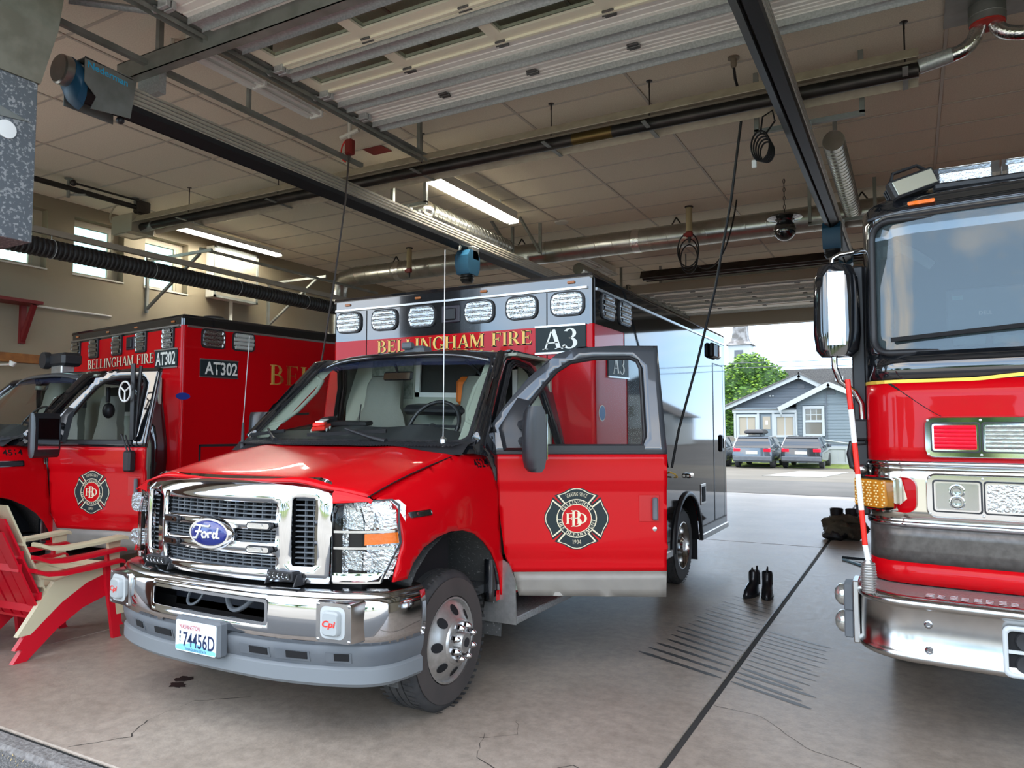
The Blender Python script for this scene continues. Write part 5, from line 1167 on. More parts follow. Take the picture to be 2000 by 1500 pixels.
# strut brackets carrying the rails
def ubracket(t, cx, y, z, hw=.24, diag=False):
    for s in (-1, 1): MB().box(cx+s*hw-.02, cx+s*hw+.02, y-.02, y+.02, z, CZ).build('drop_strut', galvd, t, smooth=0)
    MB().box(cx-hw-.02, cx+hw+.02, y-.02, y+.02, z-.02, z+.02).build('cross_strut', galvd, t, smooth=0)
    MB().box(cx-.03, cx+.03, y-.03, y+.03, 4.08, z).build('rail_clamp', galv, t, smooth=0)
    if diag:
        for s in (-1, 1): MB().bar(V(cx+s*hw, y, z+.02), V(cx+s*hw-.12, y-.45, CZ), .035, .035).build('brace', galvd, t, smooth=0)
ubracket(rl, 0, 6.93, 4.17); ubracket(rl, 0, 9.94, 4.2, .24, True); ubracket(rl, 0, 13.5, 4.2)
ubracket(rl2, .06, 6.6, 4.15, .42); ubracket(rl2, .06, 10.1, 4.19, .38)
MB().box(-.05,.2,3.5,3.56,4.1,4.3).build('rail_clamp', galv, rl, smooth=0)
# galvanised beam, thin strut rail and diagonal angle by the front opening
bmn = thing('ceiling_beam', 'wide galvanised channel beam crossing above the exhaust rail head', 'beam', (0,3.46,4.3))
MB().box(-5.35,3.9,-.04,-.034,-.07,.07).box(-5.35,3.9,-.04,.04,-.07,-.064).box(-5.35,3.9,-.04,.04,.064,.07).build('channel', galvd, bmn, smooth=0)
for x in (-4.9,-2.0,1.0): MB().box(x-.02,x+.02,-.02,.02,.07,.38).build('drop_strut', galvd, bmn, smooth=0)
srl = thing('strut_rail', 'thin slotted strut rail running to the rear over the cab roof', 'strut', (-5.0,0,4.3))
MB().box(-.022,.022,2.3,5.9,-.02,.02).build('strut_channel', galvd, srl, smooth=0)
for y in (2.6,4.4,5.7): MB().box(-.015,.015,y-.015,y+.015,.02,.38).build('drop_strut', galvd, srl, smooth=0)
dgb = thing('angle_brace', 'diagonal galvanised angle bar at top left by the beam', 'brace', (0,0,4.42))
MB().bar(V(-4.9,2.78,0), V(-3.95,3.57,-.04), .05, .006).bar(V(-4.9,2.78,.0), V(-3.95,3.57,-.04), .006, .05).build('angle', galv, dgb, smooth=0)
MB().box(-3.99,-3.95,3.52,3.56,-.06,.26).build('hanger', galvd, dgb, smooth=0)
# sheet-metal plenum at the left edge
spang = mat('spangled_galvanised', (.2,.225,.245), .45, .7, noise=((.5,.52,.53), 55, .55, .66), detail=1)
pln = thing('sheet_metal_plenum', 'spangled galvanised sheet metal box hanging at the left edge', 'duct', (-5.4,2.12,2.68))
MB().rbox(-.2,.7,-.04,.38,.0,1.0,.004).build('lower_box', spang, pln, smooth=0)
MB().loft([[V(x, y, z) for x, y in P] for z, P in ((1.0,[(-.2,-.05),(.71,-.05),(.71,.39),(-.2,.39)]), (1.30,[(-.2,-.05),(.86,-.05),(.86,.4),(-.2,.4)]), (1.98,[(-.2,-.05),(1.03,-.05),(1.03,.4),(-.2,.4)]))], True, True).build('upper_hood', mat('olive_galvanised', (.2,.2,.15), .55, .5, noise=((.27,.27,.21), 9)), pln, smooth=0)
MB().lathe((.702,.21,.65), (1,0,0), [(0,0),(.055,0),(.055,.006),(.01,.008),(0,.008)], 24).build('washer', white, pln)
MB().prism([(.0,.82),(.34,.74),(.0,.7)], lambda y, z: V(.702, y, z), lambda y, z: V(.706, y, z)).build('folded_crease', galvd, pln)
# ---- radiant tube heater
ht = thing('radiant_tube_heater', 'long radiant tube heater with tan reflector crossing under the ceiling', 'heater', (0,6.3,0))
xh0, xh1 = -9.15, .12
MB().loft([[V(x, y, z) for y, z in ((-.17,4.325),(-.1,4.42),(.1,4.42),(.2,4.24),(.194,4.238),(.094,4.412),(-.094,4.412),(-.164,4.32))] for x in (xh0,-6,-3,xh1)], True, True).build('reflector', grime, ht, smooth=0)
MB().cyl((xh0,-.02,4.28), (xh1,-.02,4.28), .056, n=18).build('heater_tube', tubeb, ht, smooth=60)
MB().cyl((-2.75,-.02,4.28), (-2.35,-.02,4.28), .0572, n=18).build('tube_coupling', mat('bronze_coupling', (.14,.09,.03), .35, .7), ht, smooth=60)
for x in (-8.2,-6.6,-4.5,-2.98,-2.0,-.9,.03):
    hg = MB().tube([V(x,-.02,CZ-6.3*0),V(x,-.02,4.45),V(x,-.03,4.36)], .006, 6).lathe((x,-.02,CZ), (0,0,-1), [(.03,0),(.03,.004),(.008,.008),(.008,.06)], 10).build('hanger_hook', tubeb, ht, smooth=60)
    MB().box(x-.02,x+.02,-.21,.21,4.235,4.243).build('reflector_bracket', galvd, ht, smooth=0)
bn = MB().rbox(-9.6,-9.16,-.17,.17,4.2,4.45,.004).build('burner_box', mat('tan_burner_box', (.36,.33,.25), .45), ht, smooth=0)
MB().box(-9.5,-9.3,-.15,.1,4.195,4.2).build('rating_plate', alu, bn, smooth=0); MB().tube(bez((-9.6,-.1,4.35),(-9.75,-.15,4.4),(-9.75,-.1,4.6),(-9.65,-.05,4.67)), .012, 6).build('gas_hose', grime, bn, smooth=60)
MB().cyl((-9.16,0,4.27), (-8.9,-.02,4.28), .06, n=14).build('burner_throat', galvd, bn, smooth=60)
MB().cyl((.12,-.02,4.3), (.34,-.02,4.34), .056, n=18).build('flue_sleeve', galv, ht, smooth=60)
fl_ = MB().tube(bez((.34,-.02,4.34),(.46,-.02,4.36),(.5,-.02,4.42),(.52,-.02,4.55)), .052, 14).build('flex_elbow', foil, ht, smooth=60)
MB().tube(bez((.62,-.02,4.55),(.62,-.02,4.42),(.7,-.02,4.38),(1.1,-.02,4.38)), .052, 14).build('flex_elbow', foil, ht, smooth=60)
cl = MB().lathe((.57,-.02,4.52), (0,0,1), [(.12,0),(.12,.05),(.123,.055),(.12,.06),(.12,.16)], 24).build('flue_collar', galvd, ht, smooth=30); MB().lathe((.57,-.02,4.508), (0,0,1), [(.115,0),(.115,.014)], 24).build('red_sealant', mat('fire_sealant', (.5,.03,.02), .6), cl)
MB().box(.3,.84,-.25,.2,4.655,4.665).build('ceiling_plate', galvd, ht, smooth=0)
ht2 = thing('radiant_tube_heater', 'dark rear heater tube crossing before the far overhead door', 'heater', (0,13.0,0))
MB().cyl((-4.3,0,4.32), (3.8,0,4.32), .055, n=16).build('heater_tube', tubeb, ht2, smooth=60)
MB().loft([[V(x, y, z) for y, z in ((-.2,4.28),(-.12,4.42),(.12,4.42),(.2,4.28),(.19,4.28),(.11,4.41),(-.11,4.41),(-.19,4.28))] for x in (-4.3,3.8)], True, True).build('reflector', tubeb, ht2, smooth=0)
for x in (-3.5,-1,2): MB().box(x-.01,x+.01,-.01,.01,4.4,CZ).build('hanger', galvd, ht2, smooth=0)
bmr = thing('header_beam', 'flat tan header beam hanging behind the rear heater tube', 'beam', (0,13.75,4.2))
MB().box(-5.0,4.3,-.05,.05,-.03,.14).build('beam', headerm, bmr, smooth=0)
for x in (-4.2,0,3): MB().box(x-.02,x+.02,-.02,.02,.14,.48).build('drop_strut', galvd, bmr, smooth=0)
# ---- strip lights
def strip(label, x, y0, y1, z, lit=True, drop=.1):
    t = thing('strip_light', label, 'light fixture', (x,(y0+y1)/2,z), group='fluorescent strip lights'); L = (y1-y0)/2
    MB().prism([(-.12,.0),(-.05,.05),(.05,.05),(.12,.0),(.115,-.002),(.045,.044),(-.045,.044),(-.115,-.002)], lambda a, b: V(a,-L,b), lambda a, b: V(a,L,b)).build('reflector', white, t, smooth=0)
    MB().box(-.05,.05,-L,L,.05,.05+drop).build('housing', trimw, t, smooth=0)
    for s in (-1, 1):
        for a, b in ((-L+.02,-.015),(.015,L-.02)): MB().cyl((s*.045,a,.005), (s*.045,b,.005), .014, n=10).build('tube', tubelamp if lit else mat('unlit_tube', (.75,.72,.68), .3), t, smooth=60)
    for y in (-L+.01, 0, L-.01): MB().box(-.075,.075,y-.012,y+.012,-.02,.04).build('lamp_holder', white, t, smooth=0)
    MB().box(-.01,.01,-L*.6-.01,-L*.6+.01,.05,CZ-z).box(-.01,.01,L*.6-.01,L*.6+.01,.05,CZ-z).build('hanger', white, t, smooth=0)
    return t
strip('lit twin tube strip light over the main ambulance beside the exhaust rail', -4.88, 6.98, 9.05, 4.46)
strip('unlit pale strip light under the ceiling near the front door track', -4.87, 3.7, 5.1, 4.5, False)
strip('lit strip light along the left wall above the windows', -9.62, 6.95, 9.2, 4.55, True, .04)
strip('unlit strip light beyond the spiral duct near the rear', -5.0, 11.8, 13.3, 4.5, False)
# ---- spiral ducts
def spiral(P, r_, t, nme='duct_run', turns=.28, m=duct):
    o = MB().tube(P, r_, 24).build(nme, m, t, smooth=60); P = [Vector(p) for p in P]
    for a, b in zip(P, P[1:]):
        L = (b-a).length; n = int(L/turns)
        for k in range(n):
            c = a.lerp(b, (k+.5)/max(n,1)); d = (b-a).normalized(); u, v = MB().frame(d); sk = d*.05
            MB().tube([c+(u*math.cos(q)+v*math.sin(q))*(r_+.002)+sk*math.sin(q) for q in [2*math.pi*i/20 for i in range(21)]], .005, 4).build('lock_seam', m, o, smooth=60)
    return o
dt = thing('spiral_duct', 'galvanised spiral duct crossing the whole ceiling before the rear heater', 'duct', (0,10.65,4.4))
spiral([(-9.2,0,0),(2.4,0,0)], .175, dt)
for x in (-8.1,-3.6): MB().cyl((x-.06,0,0), (x+.06,0,0), .181, n=24).build('taped_joint', foil, dt, smooth=60)
spiral([(-9.2,0,0),(-9.4,0,-.02),(-9.52,0,-.12),(-9.56,0,-.3),(-9.56,0,-1.4)], .16, dt, 'duct_elbow', 5)
for x in (-8.19,-5.6,-3.0,-.5): MB().bar(V(x,0,.28), V(x-.09,0,.14), .012, .02).bar(V(x,0,.28), V(x+.09,0,.14), .012, .02).build('hanger_strap', tubeb, dt, smooth=0)
b1 = thing('spiral_duct', 'short spiral branch duct with shiny elbow beside the lit strip light', 'duct', (-5.42,0,4.36)); spiral([(0,7.75,0),(-.02,9.86,0)], .1, b1, 'duct_run', .1)
MB().sphere((0,7.62,-.02), .135, 16, 10).build('elbow', foil, b1, smooth=60)
b2 = thing('spiral_duct', 'short spiral branch duct alongside the rail by the fire engine', 'duct', (-.6,0,4.36)); spiral([(0,7.7,0),(0,10.4,0)], .1, b2, 'duct_run', .1)
MB().box(-.02,.02,7.9,7.94,.1,CZ-4.36).box(-.02,.02,9.6,9.64,.1,CZ-4.36).build('hanger', galvd, b2, smooth=0)
b3 = thing('spiral_duct', 'dark duct stub hanging near the rear left beside the corrugated hose', 'duct', (-5.0,11.6,4.3)); spiral([(0,0,0),(0,1.6,0)], .1, b3, 'duct_run', .15)
# ---- balancer trolleys on the rails
def trolley(label, x, y, z):
    t = thing('rail_trolley', label, 'trolley', (x,y,z), group='blue exhaust trolleys')
    MB().loft([[V(a, b, c) for a, b in ((-.1,-.14*k),(.1,-.14*k),(.1,.16*k),(-.1,.16*k))] for c, k in ((.0,.7),(.1,1),(.24,1),(.32,.6))], True, True).build('housing', bluem, t, smooth=30)
    MB().rbox(.02,.1,-.02,.14,.2,.38,.01).build('bracket', alu, t)
    MB().lathe((0,.0,.0), (0,0,-1), [(.09,0),(.085,.02),(.095,.03),(.085,.045),(.095,.06),(.085,.075),(.07,.1)], 20).build('rubber_stop', rubberlip, t, smooth=40)
    MB().tube([V(0,-.16,.34),V(0,-.2,.36),V(0,-.18,.3)], .02, 8).build('shackle', alu, t, smooth=60)
    return t
trolley('blue trolley with rubber stop under the left exhaust rail, behind the ambulance', -5.1, 8.15, 3.56)
trolley('blue trolley under the right exhaust rail above the engine mirror', -.77, 9.4, 3.66)
# ---- drop pipes with valves and coiled hoses
def droppipe(label, x, y, coil):
    t = thing('air_drop', label, 'pipe', (x,y,CZ), group='compressed air drops')
    MB().cyl((0,0,0), (0,0,-.36), .045, n=16).build('pipe', mat('tan_pipe_wrap', (.38,.31,.18), .6), t, smooth=60); MB().lathe((0,0,0), (0,0,-1), [(.06,0),(.06,.015),(.045,.02)], 16).build('flange', tubeb, t)
    v = MB().rbox(-.05,.05,-.03,.03,-.44,-.36,.012).cyl((-.08,0,-.4),(-.04,0,-.4), .025, n=10).build('valve', mat('valve_red', (.2,.015,.012), .5), t)
    MB().cyl((0,0,-.44),(0,0,-.52), .025, .015, n=10).build('nozzle', rubberlip, v)
    if coil:
        for k in range(3): MB().tube([V(-.02+.15*math.cos(a)*(1-.1*k), .02*k, -.62-.06*k+.24*math.sin(a)*(1-.08*k)) for a in [2*math.pi*i/28 for i in range(29)]], .01, 6).build('hose_loop', rubberlip, t, smooth=60)
        MB().tube(bez((.1,.03,-.85),(.35,.03,-1.05),(.55,0,-.7),(.66,0,.0), 20), .011, 6).build('hose_tail', rubberlip, t, smooth=60)
droppipe('tan drop pipe with red valve above the ambulance box', -7.6, 10.25, False)
droppipe('tan drop pipe with coiled black hose beside the rear spiral duct', -2.69, 10.2, True)
# ---- hanging cords
cd_ = thing('power_cord', 'long black shore power cord dropping from the ceiling to the ambulance side', 'cord', (-1.24,6.21,CZ))
MB().lathe((0,0,0), (0,0,-1), [(.05,0),(.05,.012),(.025,.016),(.025,.07),(.015,.09)], 14).build('cord_grip', mat('grip_brown', (.2,.16,.11), .5), cd_)
MB().tube([V(0,0,-.08),V(-.01,.1,-.14),V(-.01,.28,-.2),V(.0,.3,-.4),V(-.13,.42,-1.1),V(-.33,.62,-1.85),V(-.5,.62,-2.5),V(-.68,.59,-3.15),V(-.745,.57,-3.5)], .012, 8).build('cord', rubberlip, cd_, smooth=60)
co = thing('cord_coil', 'coiled black cord hanging on the strut bracket by the right rail', 'cord', (-1.07,6.4,3.95))
for k in range(5): MB().tube([V(.075*math.cos(a)*(1-.06*k)+.012*k, .012*k, .13*math.sin(a)*(1-.08*k)-.012*k) for a in [2*math.pi*i/26 for i in range(27)]], .008, 6).build('cord_loop', rubberlip, co, smooth=60)
MB().tube([V(0,.02,.12),V(.02,.03,.26),V(.1,.03,.3),V(.12,.02,.2),V(.05,.0,.1)], .008, 6).build('cord_tail', rubberlip, co, smooth=60); MB().rbox(-.075,-.035,.0,.03,-.18,-.11,.006).build('plug', white, co)
cl_ = thing('power_cord', 'thin dark cord dropping between the two ambulances from a red reel', 'cord', (-4.95,5.65,CZ))
MB().tube([V(0,0,-.3),V(-.1,.06,-.83),V(-.2,.03,-1.6),V(-.25,-.06,-2.33),V(-.35,-.1,-3.0)], .009, 6).build('cord', mat('cord_brown', (.05,.035,.03), .6), cl_, smooth=60)
MB().rbox(-.04,.05,-.04,.04,-.36,-.2,.015).build('reel_valve', mat('valve_red', (.2,.015,.012)), cl_); MB().cyl((0,0,-.2),(0,0,0), .02, n=8).cyl((-.12,0,-.16),(.12,0,-.12), .022, n=8).build('white_pipe', trimw, cl_)
MB().tube(bez((-.05,0,-.2),(-.14,0,-.25),(-.12,0,-.4),(-.05,0,-.42)), .008, 6).build('red_hose', pr, cl_, smooth=60)
sp = thing('sprinkler_drop', 'white pipe sprinkler fitting at upper left beside the beam', 'sprinkler', (-5.15,3.75,CZ))
MB().cyl((0,0,0),(0,0,-.18), .02, n=10).cyl((0,0,-.15),(.18,.05,-.12), .022, n=10).cyl((.16,.04,-.125),(.24,.06,-.115), .03, n=10).build('pipe', trimw, sp); MB().cyl((0,0,-.18),(0,0,-.24), .014, n=8).build('sprinkler_head', mat('brass', (.5,.3,.1), .35, .9), sp)
rp = thing('ceiling_tag', 'red square plate on the ceiling beside the front door track', 'sign', (-5.2,6.4,CZ-.008)); MB().rbox(-.13,.13,-.1,.1,-.006,.0,.002).build('plate', mat('valve_red', (.2,.015,.012)), rp)
hb_ = thing('hanging_horn', 'glossy black ball hanging by a chain before the spiral duct', 'horn', (-1.33,9.6,4.12))
MB().lathe((0,0,.1), (0,0,-1), [(.0,0),(.1,0),(.2,.03),(.21,.05),(.12,.07),(.1,.1),(.05,.12)], 28).build('hood', blackp, hb_, smooth=40); MB().sphere((0,0,-.1), .135, 20, 14).build('ball', blackp, hb_, smooth=60)
for k in range(8): MB().tube([V(.012*math.cos(a)*(k % 2), .012*math.cos(a)*(1-k % 2), .14+.055*k+.03*math.sin(a)) for a in [2*math.pi*i/10 for i in range(11)]], .004, 4).build('chain_link', tubeb, hb_, smooth=60)
# ---- left wall equipment
h3 = thing('exhaust_hose', 'fat black corrugated exhaust hose hanging under a rail along the left wall', 'hose', (-8.8,0,0))
prof = []
yy = 4.3
while yy < 9.9: prof += [(.095,yy),(.112,yy+.012),(.112,yy+.03),(.095,yy+.042)]; yy += .058
MB().lathe((0,0,3.64), (0,1,0), prof, 22).build('hose', mat('hose_black', (.02,.018,.018), .5), h3, smooth=30)
MB().box(-.03,.03,3.6,10.2,3.80,3.87).build('hose_rail', mat('rail_taupe', (.3,.26,.21), .45), h3, smooth=0)
for y in (4.9,6.2,7.6,9.0): MB().tube([V(.114*math.cos(a), y, 3.64+.114*math.sin(a)) for a in [2*math.pi*i/20 for i in range(21)]], .005, 5).cyl((0,y,3.75),(0,y,3.81), .006, n=6).build('hose_clip', galv, h3, smooth=60)
wbk = thing('wall_bracket', 'triangular steel wall bracket between the third window and the wall unit', 'bracket', (-10.2,7.1,3.3))
MB().box(0,.04,-.02,.02,0,.9).build('wall_strut', galvd, wbk, smooth=0); MB().box(0,1.45,-.02,.02,.78,.82).build('arm', bluem if False else galv, wbk, smooth=0); MB().bar(V(.03,0,.06), V(1.2,0,.78), .035, .035, (0,1,0)).build('brace', galvd, wbk, smooth=0)
MB().box(1.2,1.24,-.02,4.0,.82,.86).build('rail', galvd, wbk, smooth=0)
wbk2 = thing('wall_bracket', 'small strut bracket on the left wall behind the wall unit', 'bracket', (-10.2,9.5,3.3))
MB().box(0,.04,-.02,.02,0,.9).build('wall_strut', galvd, wbk2, smooth=0); MB().bar(V(.03,0,.1), V(1.2,0,.85), .035, .035, (0,1,0)).build('brace', galvd, wbk2, smooth=0); MB().box(0,1.4,-.02,.02,.84,.88).build('arm', galvd, wbk2, smooth=0)
wbx = thing('wall_unit', 'framed steel cabinet mounted high on the left wall', 'cabinet', (-10.2,8.62,3.7))
MB().rbox(0,.2,-.46,.46,0,.86,.01).build('case', trimw, wbx); MB().box(.2,.205,-.42,.42,.04,.8).build('front_panel', mat('warm_steel', (.42,.36,.26), .35, .7, noise=((.55,.5,.4), 6)), wbx, smooth=0)
for y in (-.44,.44): MB().box(.2,.215,y-.02,y+.02,0,.86).build('frame_strip', galvd, wbx, smooth=0)
for z in (.02,.84): MB().box(.2,.215,-.46,.46,z-.02,z+.02).build('frame_strip', galvd, wbx, smooth=0)
MB().cyl((.08,.0,0),(.08,.0,-.5), .03, n=10).build('conduit', trimw, wbx, smooth=60)
spp = thing('sprinkler_pipe', 'dark sprinkler main running under the ceiling along the left wall', 'pipe', (-9.2,0,4.55))
MB().cyl((0,3.2,0),(0,6.3,0), .035, n=12).build('pipe', tubeb, spp, smooth=60)
for y in (5.3,6.2): MB().cyl((0,y,0),(0,y,CZ-4.56), .016, n=8).lathe((0,y,CZ-4.56), (0,0,-1), [(.05,0),(.05,.006),(.016,.01)], 12).build('drop', galvd, spp)
MB().cyl((.0,5.3,0),(.0,5.3,-.12), .02, n=8).cyl((0,5.32,-.08),(.2,5.4,-.09), .014, n=8).build('sprinkler_branch', galvd, spp); MB().rbox(-.05,.06,6.2,6.4,-.08,.1,.015).build('valve_block', tubeb, spp)
MB().cyl((.1,5.3,.05),(.12,6.2,.06), .014, n=8).sphere((.1,5.3,.05), .04, 10, 6).build('lever_rod', tubeb, spp)
shf = thing('wall_shelf', 'dark red wooden shelf with triangular bracket on the left wall', 'shelf', (-10.2,5.35,2.65))
dkr = mat('dark_red_paint', (.16,.012,.012), .5)
MB().box(0,.32,-1.2,.08,.50,.54).build('shelf_board', dkr, shf, smooth=0); MB().box(0,.05,-.05,.02,0,.5).build('bracket_post', dkr, shf, smooth=0); MB().bar(V(.03,-.015,.03), V(.28,-.015,.49), .06, .05, (0,1,0)).build('bracket_brace', dkr, shf, smooth=0)
wdt = thing('wooden_rail', 'stained wooden board fixed across the left wall', 'board', (-10.2,5.0,2.46)); MB().rbox(0,.025,-1.5,1.0,-.06,.06,.004).build('board', mat('stained_wood', (.3,.12,.03), .45, noise=((.2,.075,.02), 12)), wdt)
cdt = thing('conduit', 'thin pale conduit running along the left wall beside the red shelf', 'conduit', (-10.19,0,3.17)); MB().cyl((0,5.45,0),(0,6.55,0), .014, n=8).build('pipe', trimw, cdt, smooth=60)
hk_ = thing('wall_hook', 'white cup-ended hook arm on the left wall below the wooden board', 'hook', (-10.2,5.0,2.34)); MB().tube([V(0,-.2,0),V(.1,.0,.0),V(.12,.16,.02)], .015, 8).build('arm', trimw, hk_, smooth=60); MB().lathe((.12,.17,.0), (.3,.3,1), [(.0,0),(.03,0),(.045,.06),(.035,.06),(.02,.01)], 14).build('cup', white, hk_)
# ================================================================== stacked plastic chairs
chred = mat('red_plastic', (.62,.006,.02), .35); chcream = mat('cream_plastic', (.62,.55,.36), .42)
def chair(label, m, x, y, z, rz, grp):
    t = thing('plastic_chair', label, 'chair', (x,y,z), rz, grp)
    for s in (-1, 1):
        MB().prism([(.30,.40),(.32,.33),(.10,.27),(-.08,.17),(-.29,0),(-.38,0),(-.22,.22),(-.14,.32),(.05,.36)], lambda a, b: V(s*.285, a, b), lambda a, b: V(s*.245, a, b)).build('side_rail', m, t, smooth=30)
        MB().loft([[V(s*(.32-.03*q), a+da, b) for da, q in ((-w_,0),(w_,0),(w_,1),(-w_,1))] for a, b, w_ in ((.285,.555,.05),(.29,.4,.04),(.32,.2,.032),(.345,.02,.03),(.355,.0,.035))], True, True).build('front_leg', m, t, smooth=30)
        MB().loft([[V(s*xx, a, b+dz) for xx, dz in ((.27,0),(.375,0),(.375,.02),(.36,.028),(.285,.028),(.27,.02))] for a, b in ((-.3,.585),(-.22,.55),(-.1,.535),(.1,.54),(.33,.555),(.36,.545))], True, True).build('armrest', m, t, smooth=40)
    for i in range(6):
        y0, y1 = .33-.088*i, .33-.088*(i+1)+.012; zf = lambda q: .375-.12*((.33-q)/.5)**.9 if q < .33 else .375
        MB().loft([[V(xx, q, zf(q)+.012*(abs(xx)/.25)**2+dz) for xx in (-.25,-.12,0,.12,.25) for dz in (0,)]+[V(xx, q, zf(q)-.012) for xx in (.25,-.25)] for q in (y0, y1)], True, True).build('seat_slat', m, t, smooth=30)
    for i in range(5):
        c = (i-2)*.105; R_ = [[V(c*(1+.35*k)+dx*(1+.2*k), -.16-.34*k+.06*(1-(c/.25)**2)*-.0-dy, .24+.70*k-(.06*(i-2)**2/4*k)) for dx, dy in ((-.043,0),(.043,0),(.043,.014),(-.043,.014))] for k in (0,.3,.65,1)]
        MB().loft(R_, True, True).build('back_slat', m, t, smooth=30)
    for k in (.12,.55): MB().bar(V(-.27-.05*k,-.178-.34*k,.24+.70*k), V(.27+.05*k,-.178-.34*k,.24+.70*k), .02, .05).build('back_rail', m, t)
    return t
chair('red plastic chair at the bottom of the stack by the bumper', chred, -5.53, 3.12, 0, R(4), 'stacked plastic chairs')
chair('red plastic chair in the middle of the stack, under the cream one', chred, -5.53, 3.13, .085, R(4), 'stacked plastic chairs')
chair('cream plastic chair on top of the red stack', chcream, -5.53, 3.14, .17, R(4), 'stacked plastic chairs')
chair('red plastic chair standing behind the stack at the left edge', chred, -6.15, 2.78, 0, R(14), 'stacked plastic chairs')
# ================================================================== boots and turnout gear
bootm = mat('boot_leather', (.012,.012,.014), .3, 0, .3)
def boot(label, x, y, rz):
    t = thing('work_boot', label, 'boot', (x,y,0), rz, 'pair of black work boots')
    ell = lambda cx_, cy_, rx, ry, z: [V(cx_+rx*math.cos(a), cy_+ry*math.sin(a), z) for a in [2*math.pi*i/18 for i in range(18)]]
    MB().loft([ell(0,-.03,.052,.145,.0), ell(0,-.03,.056,.15,.012), ell(0,-.03,.055,.148,.028)], True, True).build('sole', rubberlip, t, smooth=40)
    MB().loft([ell(0,-.03,.05,.142,.026), ell(0,-.028,.05,.135,.06), ell(0,-.005,.047,.105,.09), ell(0,.035,.044,.068,.12), ell(0,.045,.045,.06,.17), ell(0,.045,.048,.062,.215), ell(0,.045,.044,.058,.22), ell(0,.045,.03,.04,.12)], True, True).build('upper', bootm, t, smooth=60)
    for q in (.042,-.0465): MB().box(q,q+.0045,.02,.07,.1,.205).build('elastic_gusset', rubberlip, t, smooth=0)
    for y_ in (-.012,.1): MB().tube([V(0,y_,.2),V(0,y_,.25),V(.0,y_+.012,.255),V(0,y_+.018,.2)], .007, 6).build('pull_tab', rubberlip, t, smooth=60)
boot('left boot of the black pair on the floor, nearer the ambulance', -1.345, 7.16, R(-12)); boot('right boot of the black pair on the floor, nearer the joint', -1.215, 7.16, R(7))
gp_ = thing('turnout_gear', 'folded dark turnout trousers over boots on the floor behind the engine', 'clothing', (-.87,11.35,0))
def blob(c, r_, sc, m, nme, seed, amp=.25):
    rnd = random.Random(seed); mb = MB(); mb.sphere(c, r_, 22, 14, sc); vs = []
    ph = [rnd.uniform(0,6.28) for _ in range(6)]
    for v in mb.v:
        d = Vector(v)-Vector(c); a = math.atan2(d.y, d.x); k = 1+amp*(.5*math.sin(5*a+ph[0]+6*d.z/r_)+.4*math.sin(9*a+ph[1]-5*d.z/r_)+.3*math.sin(14*d.z/r_+ph[2]+2*a))
        p = Vector(c)+d*k; vs.append((p.x, p.y, max(p.z, .002)))
    mb.v = vs; return mb.build(nme, m, gp_, smooth=60)
olive = mat('turnout_cloth', (.045,.038,.024), .85, noise=((.085,.07,.045), 9), bump=.4, bscale=25)
blob((0,0,.16), .27, (1.05,.9,.62), olive, 'trousers', 3); blob((.05,-.08,.28), .16, (1.3,.8,.4), olive, 'folded_waist', 5); blob((-.12,-.14,.07), .14, (1.2,.8,.5), rubberlip, 'cuff', 8)
for x in (-.1,.1): MB().lathe((x,0,.2), (0,0,1), [(.06,0),(.085,.14),(.09,.22),(.08,.225),(.07,.1)], 16).build('boot_shaft', rubberlip, gp_, smooth=40)
fs = thing('folding_stand', 'small folding stand with pale legs lying by the engine wheel', 'stand', (-.55,9.4,0))
MB().bar(V(-.2,.15,.012), V(.2,-.45,.012), .04, .02).build('leg', mat('pale_blue_strap', (.35,.55,.62), .5), fs); MB().bar(V(-.22,.18,.03), V(.25,.12,.03), .03, .03).build('handle', blackpl, fs)

# ================================================================== small things left in and on the vehicles
ty = thing('toy_fire_truck', 'tiny red and white toy fire truck on the ambulance dashboard', 'toy', (-3.56,3.83,1.512), R(25))
MB().rbox(-.05,.05,-.09,.09,.012,.045,.006).build('body', pr, ty); MB().rbox(-.045,.045,-.09,-.02,.045,.075,.008).build('cab', pr, ty); MB().box(-.03,.03,-.07,.085,.075,.083).build('ladder', white, ty, smooth=0)
for sx_ in (-1, 1):
    for yy in (-.055,.05): MB().lathe((sx_*.05,yy,.014), (sx_,0,0), [(0,0),(.014,0),(.014,.008),(0,.008)], 12).build('wheel', white, ty)
sr = thing('radio_strap', 'black radio harness strap hanging over the open door of the left ambulance', 'strap', (-5.83,3.96,1.2))
MB().bar(V(0,0,.9), V(.01,.0,.25), .05, .012, (0,1,0)).build('strap', rubberlip, sr); MB().bar(V(.06,.03,.88), V(.03,.01,.25), .035, .012, (0,1,0)).build('strap', rubberlip, sr)
MB().rbox(-.04,.05,-.05,.02,-.02,.16,.015).build('radio_body', blackpl, sr); MB().tube([V(-.02,-.02,.16),V(-.08,-.04,.3)], .007, 6).build('radio_antenna', blackpl, sr, smooth=60); MB().tube([V(.02,-.02,.16),V(-.02,-.04,.29)], .006, 6).build('cord', rubberlip, sr, smooth=60)
MB().tube([V(-.06+.075*math.cos(a), -.03, .66+.085*math.sin(a)) for a in [2*math.pi*i/24 for i in range(25)]], .008, 6).build('lanyard_ring', white, sr, smooth=60)
for a in (.5,2.6,4.7): MB().tube([V(-.06,-.03,.66), V(-.06+.07*math.cos(a), -.03, .66+.08*math.sin(a))], .007, 6).build('ring_spoke', white, sr, smooth=60)
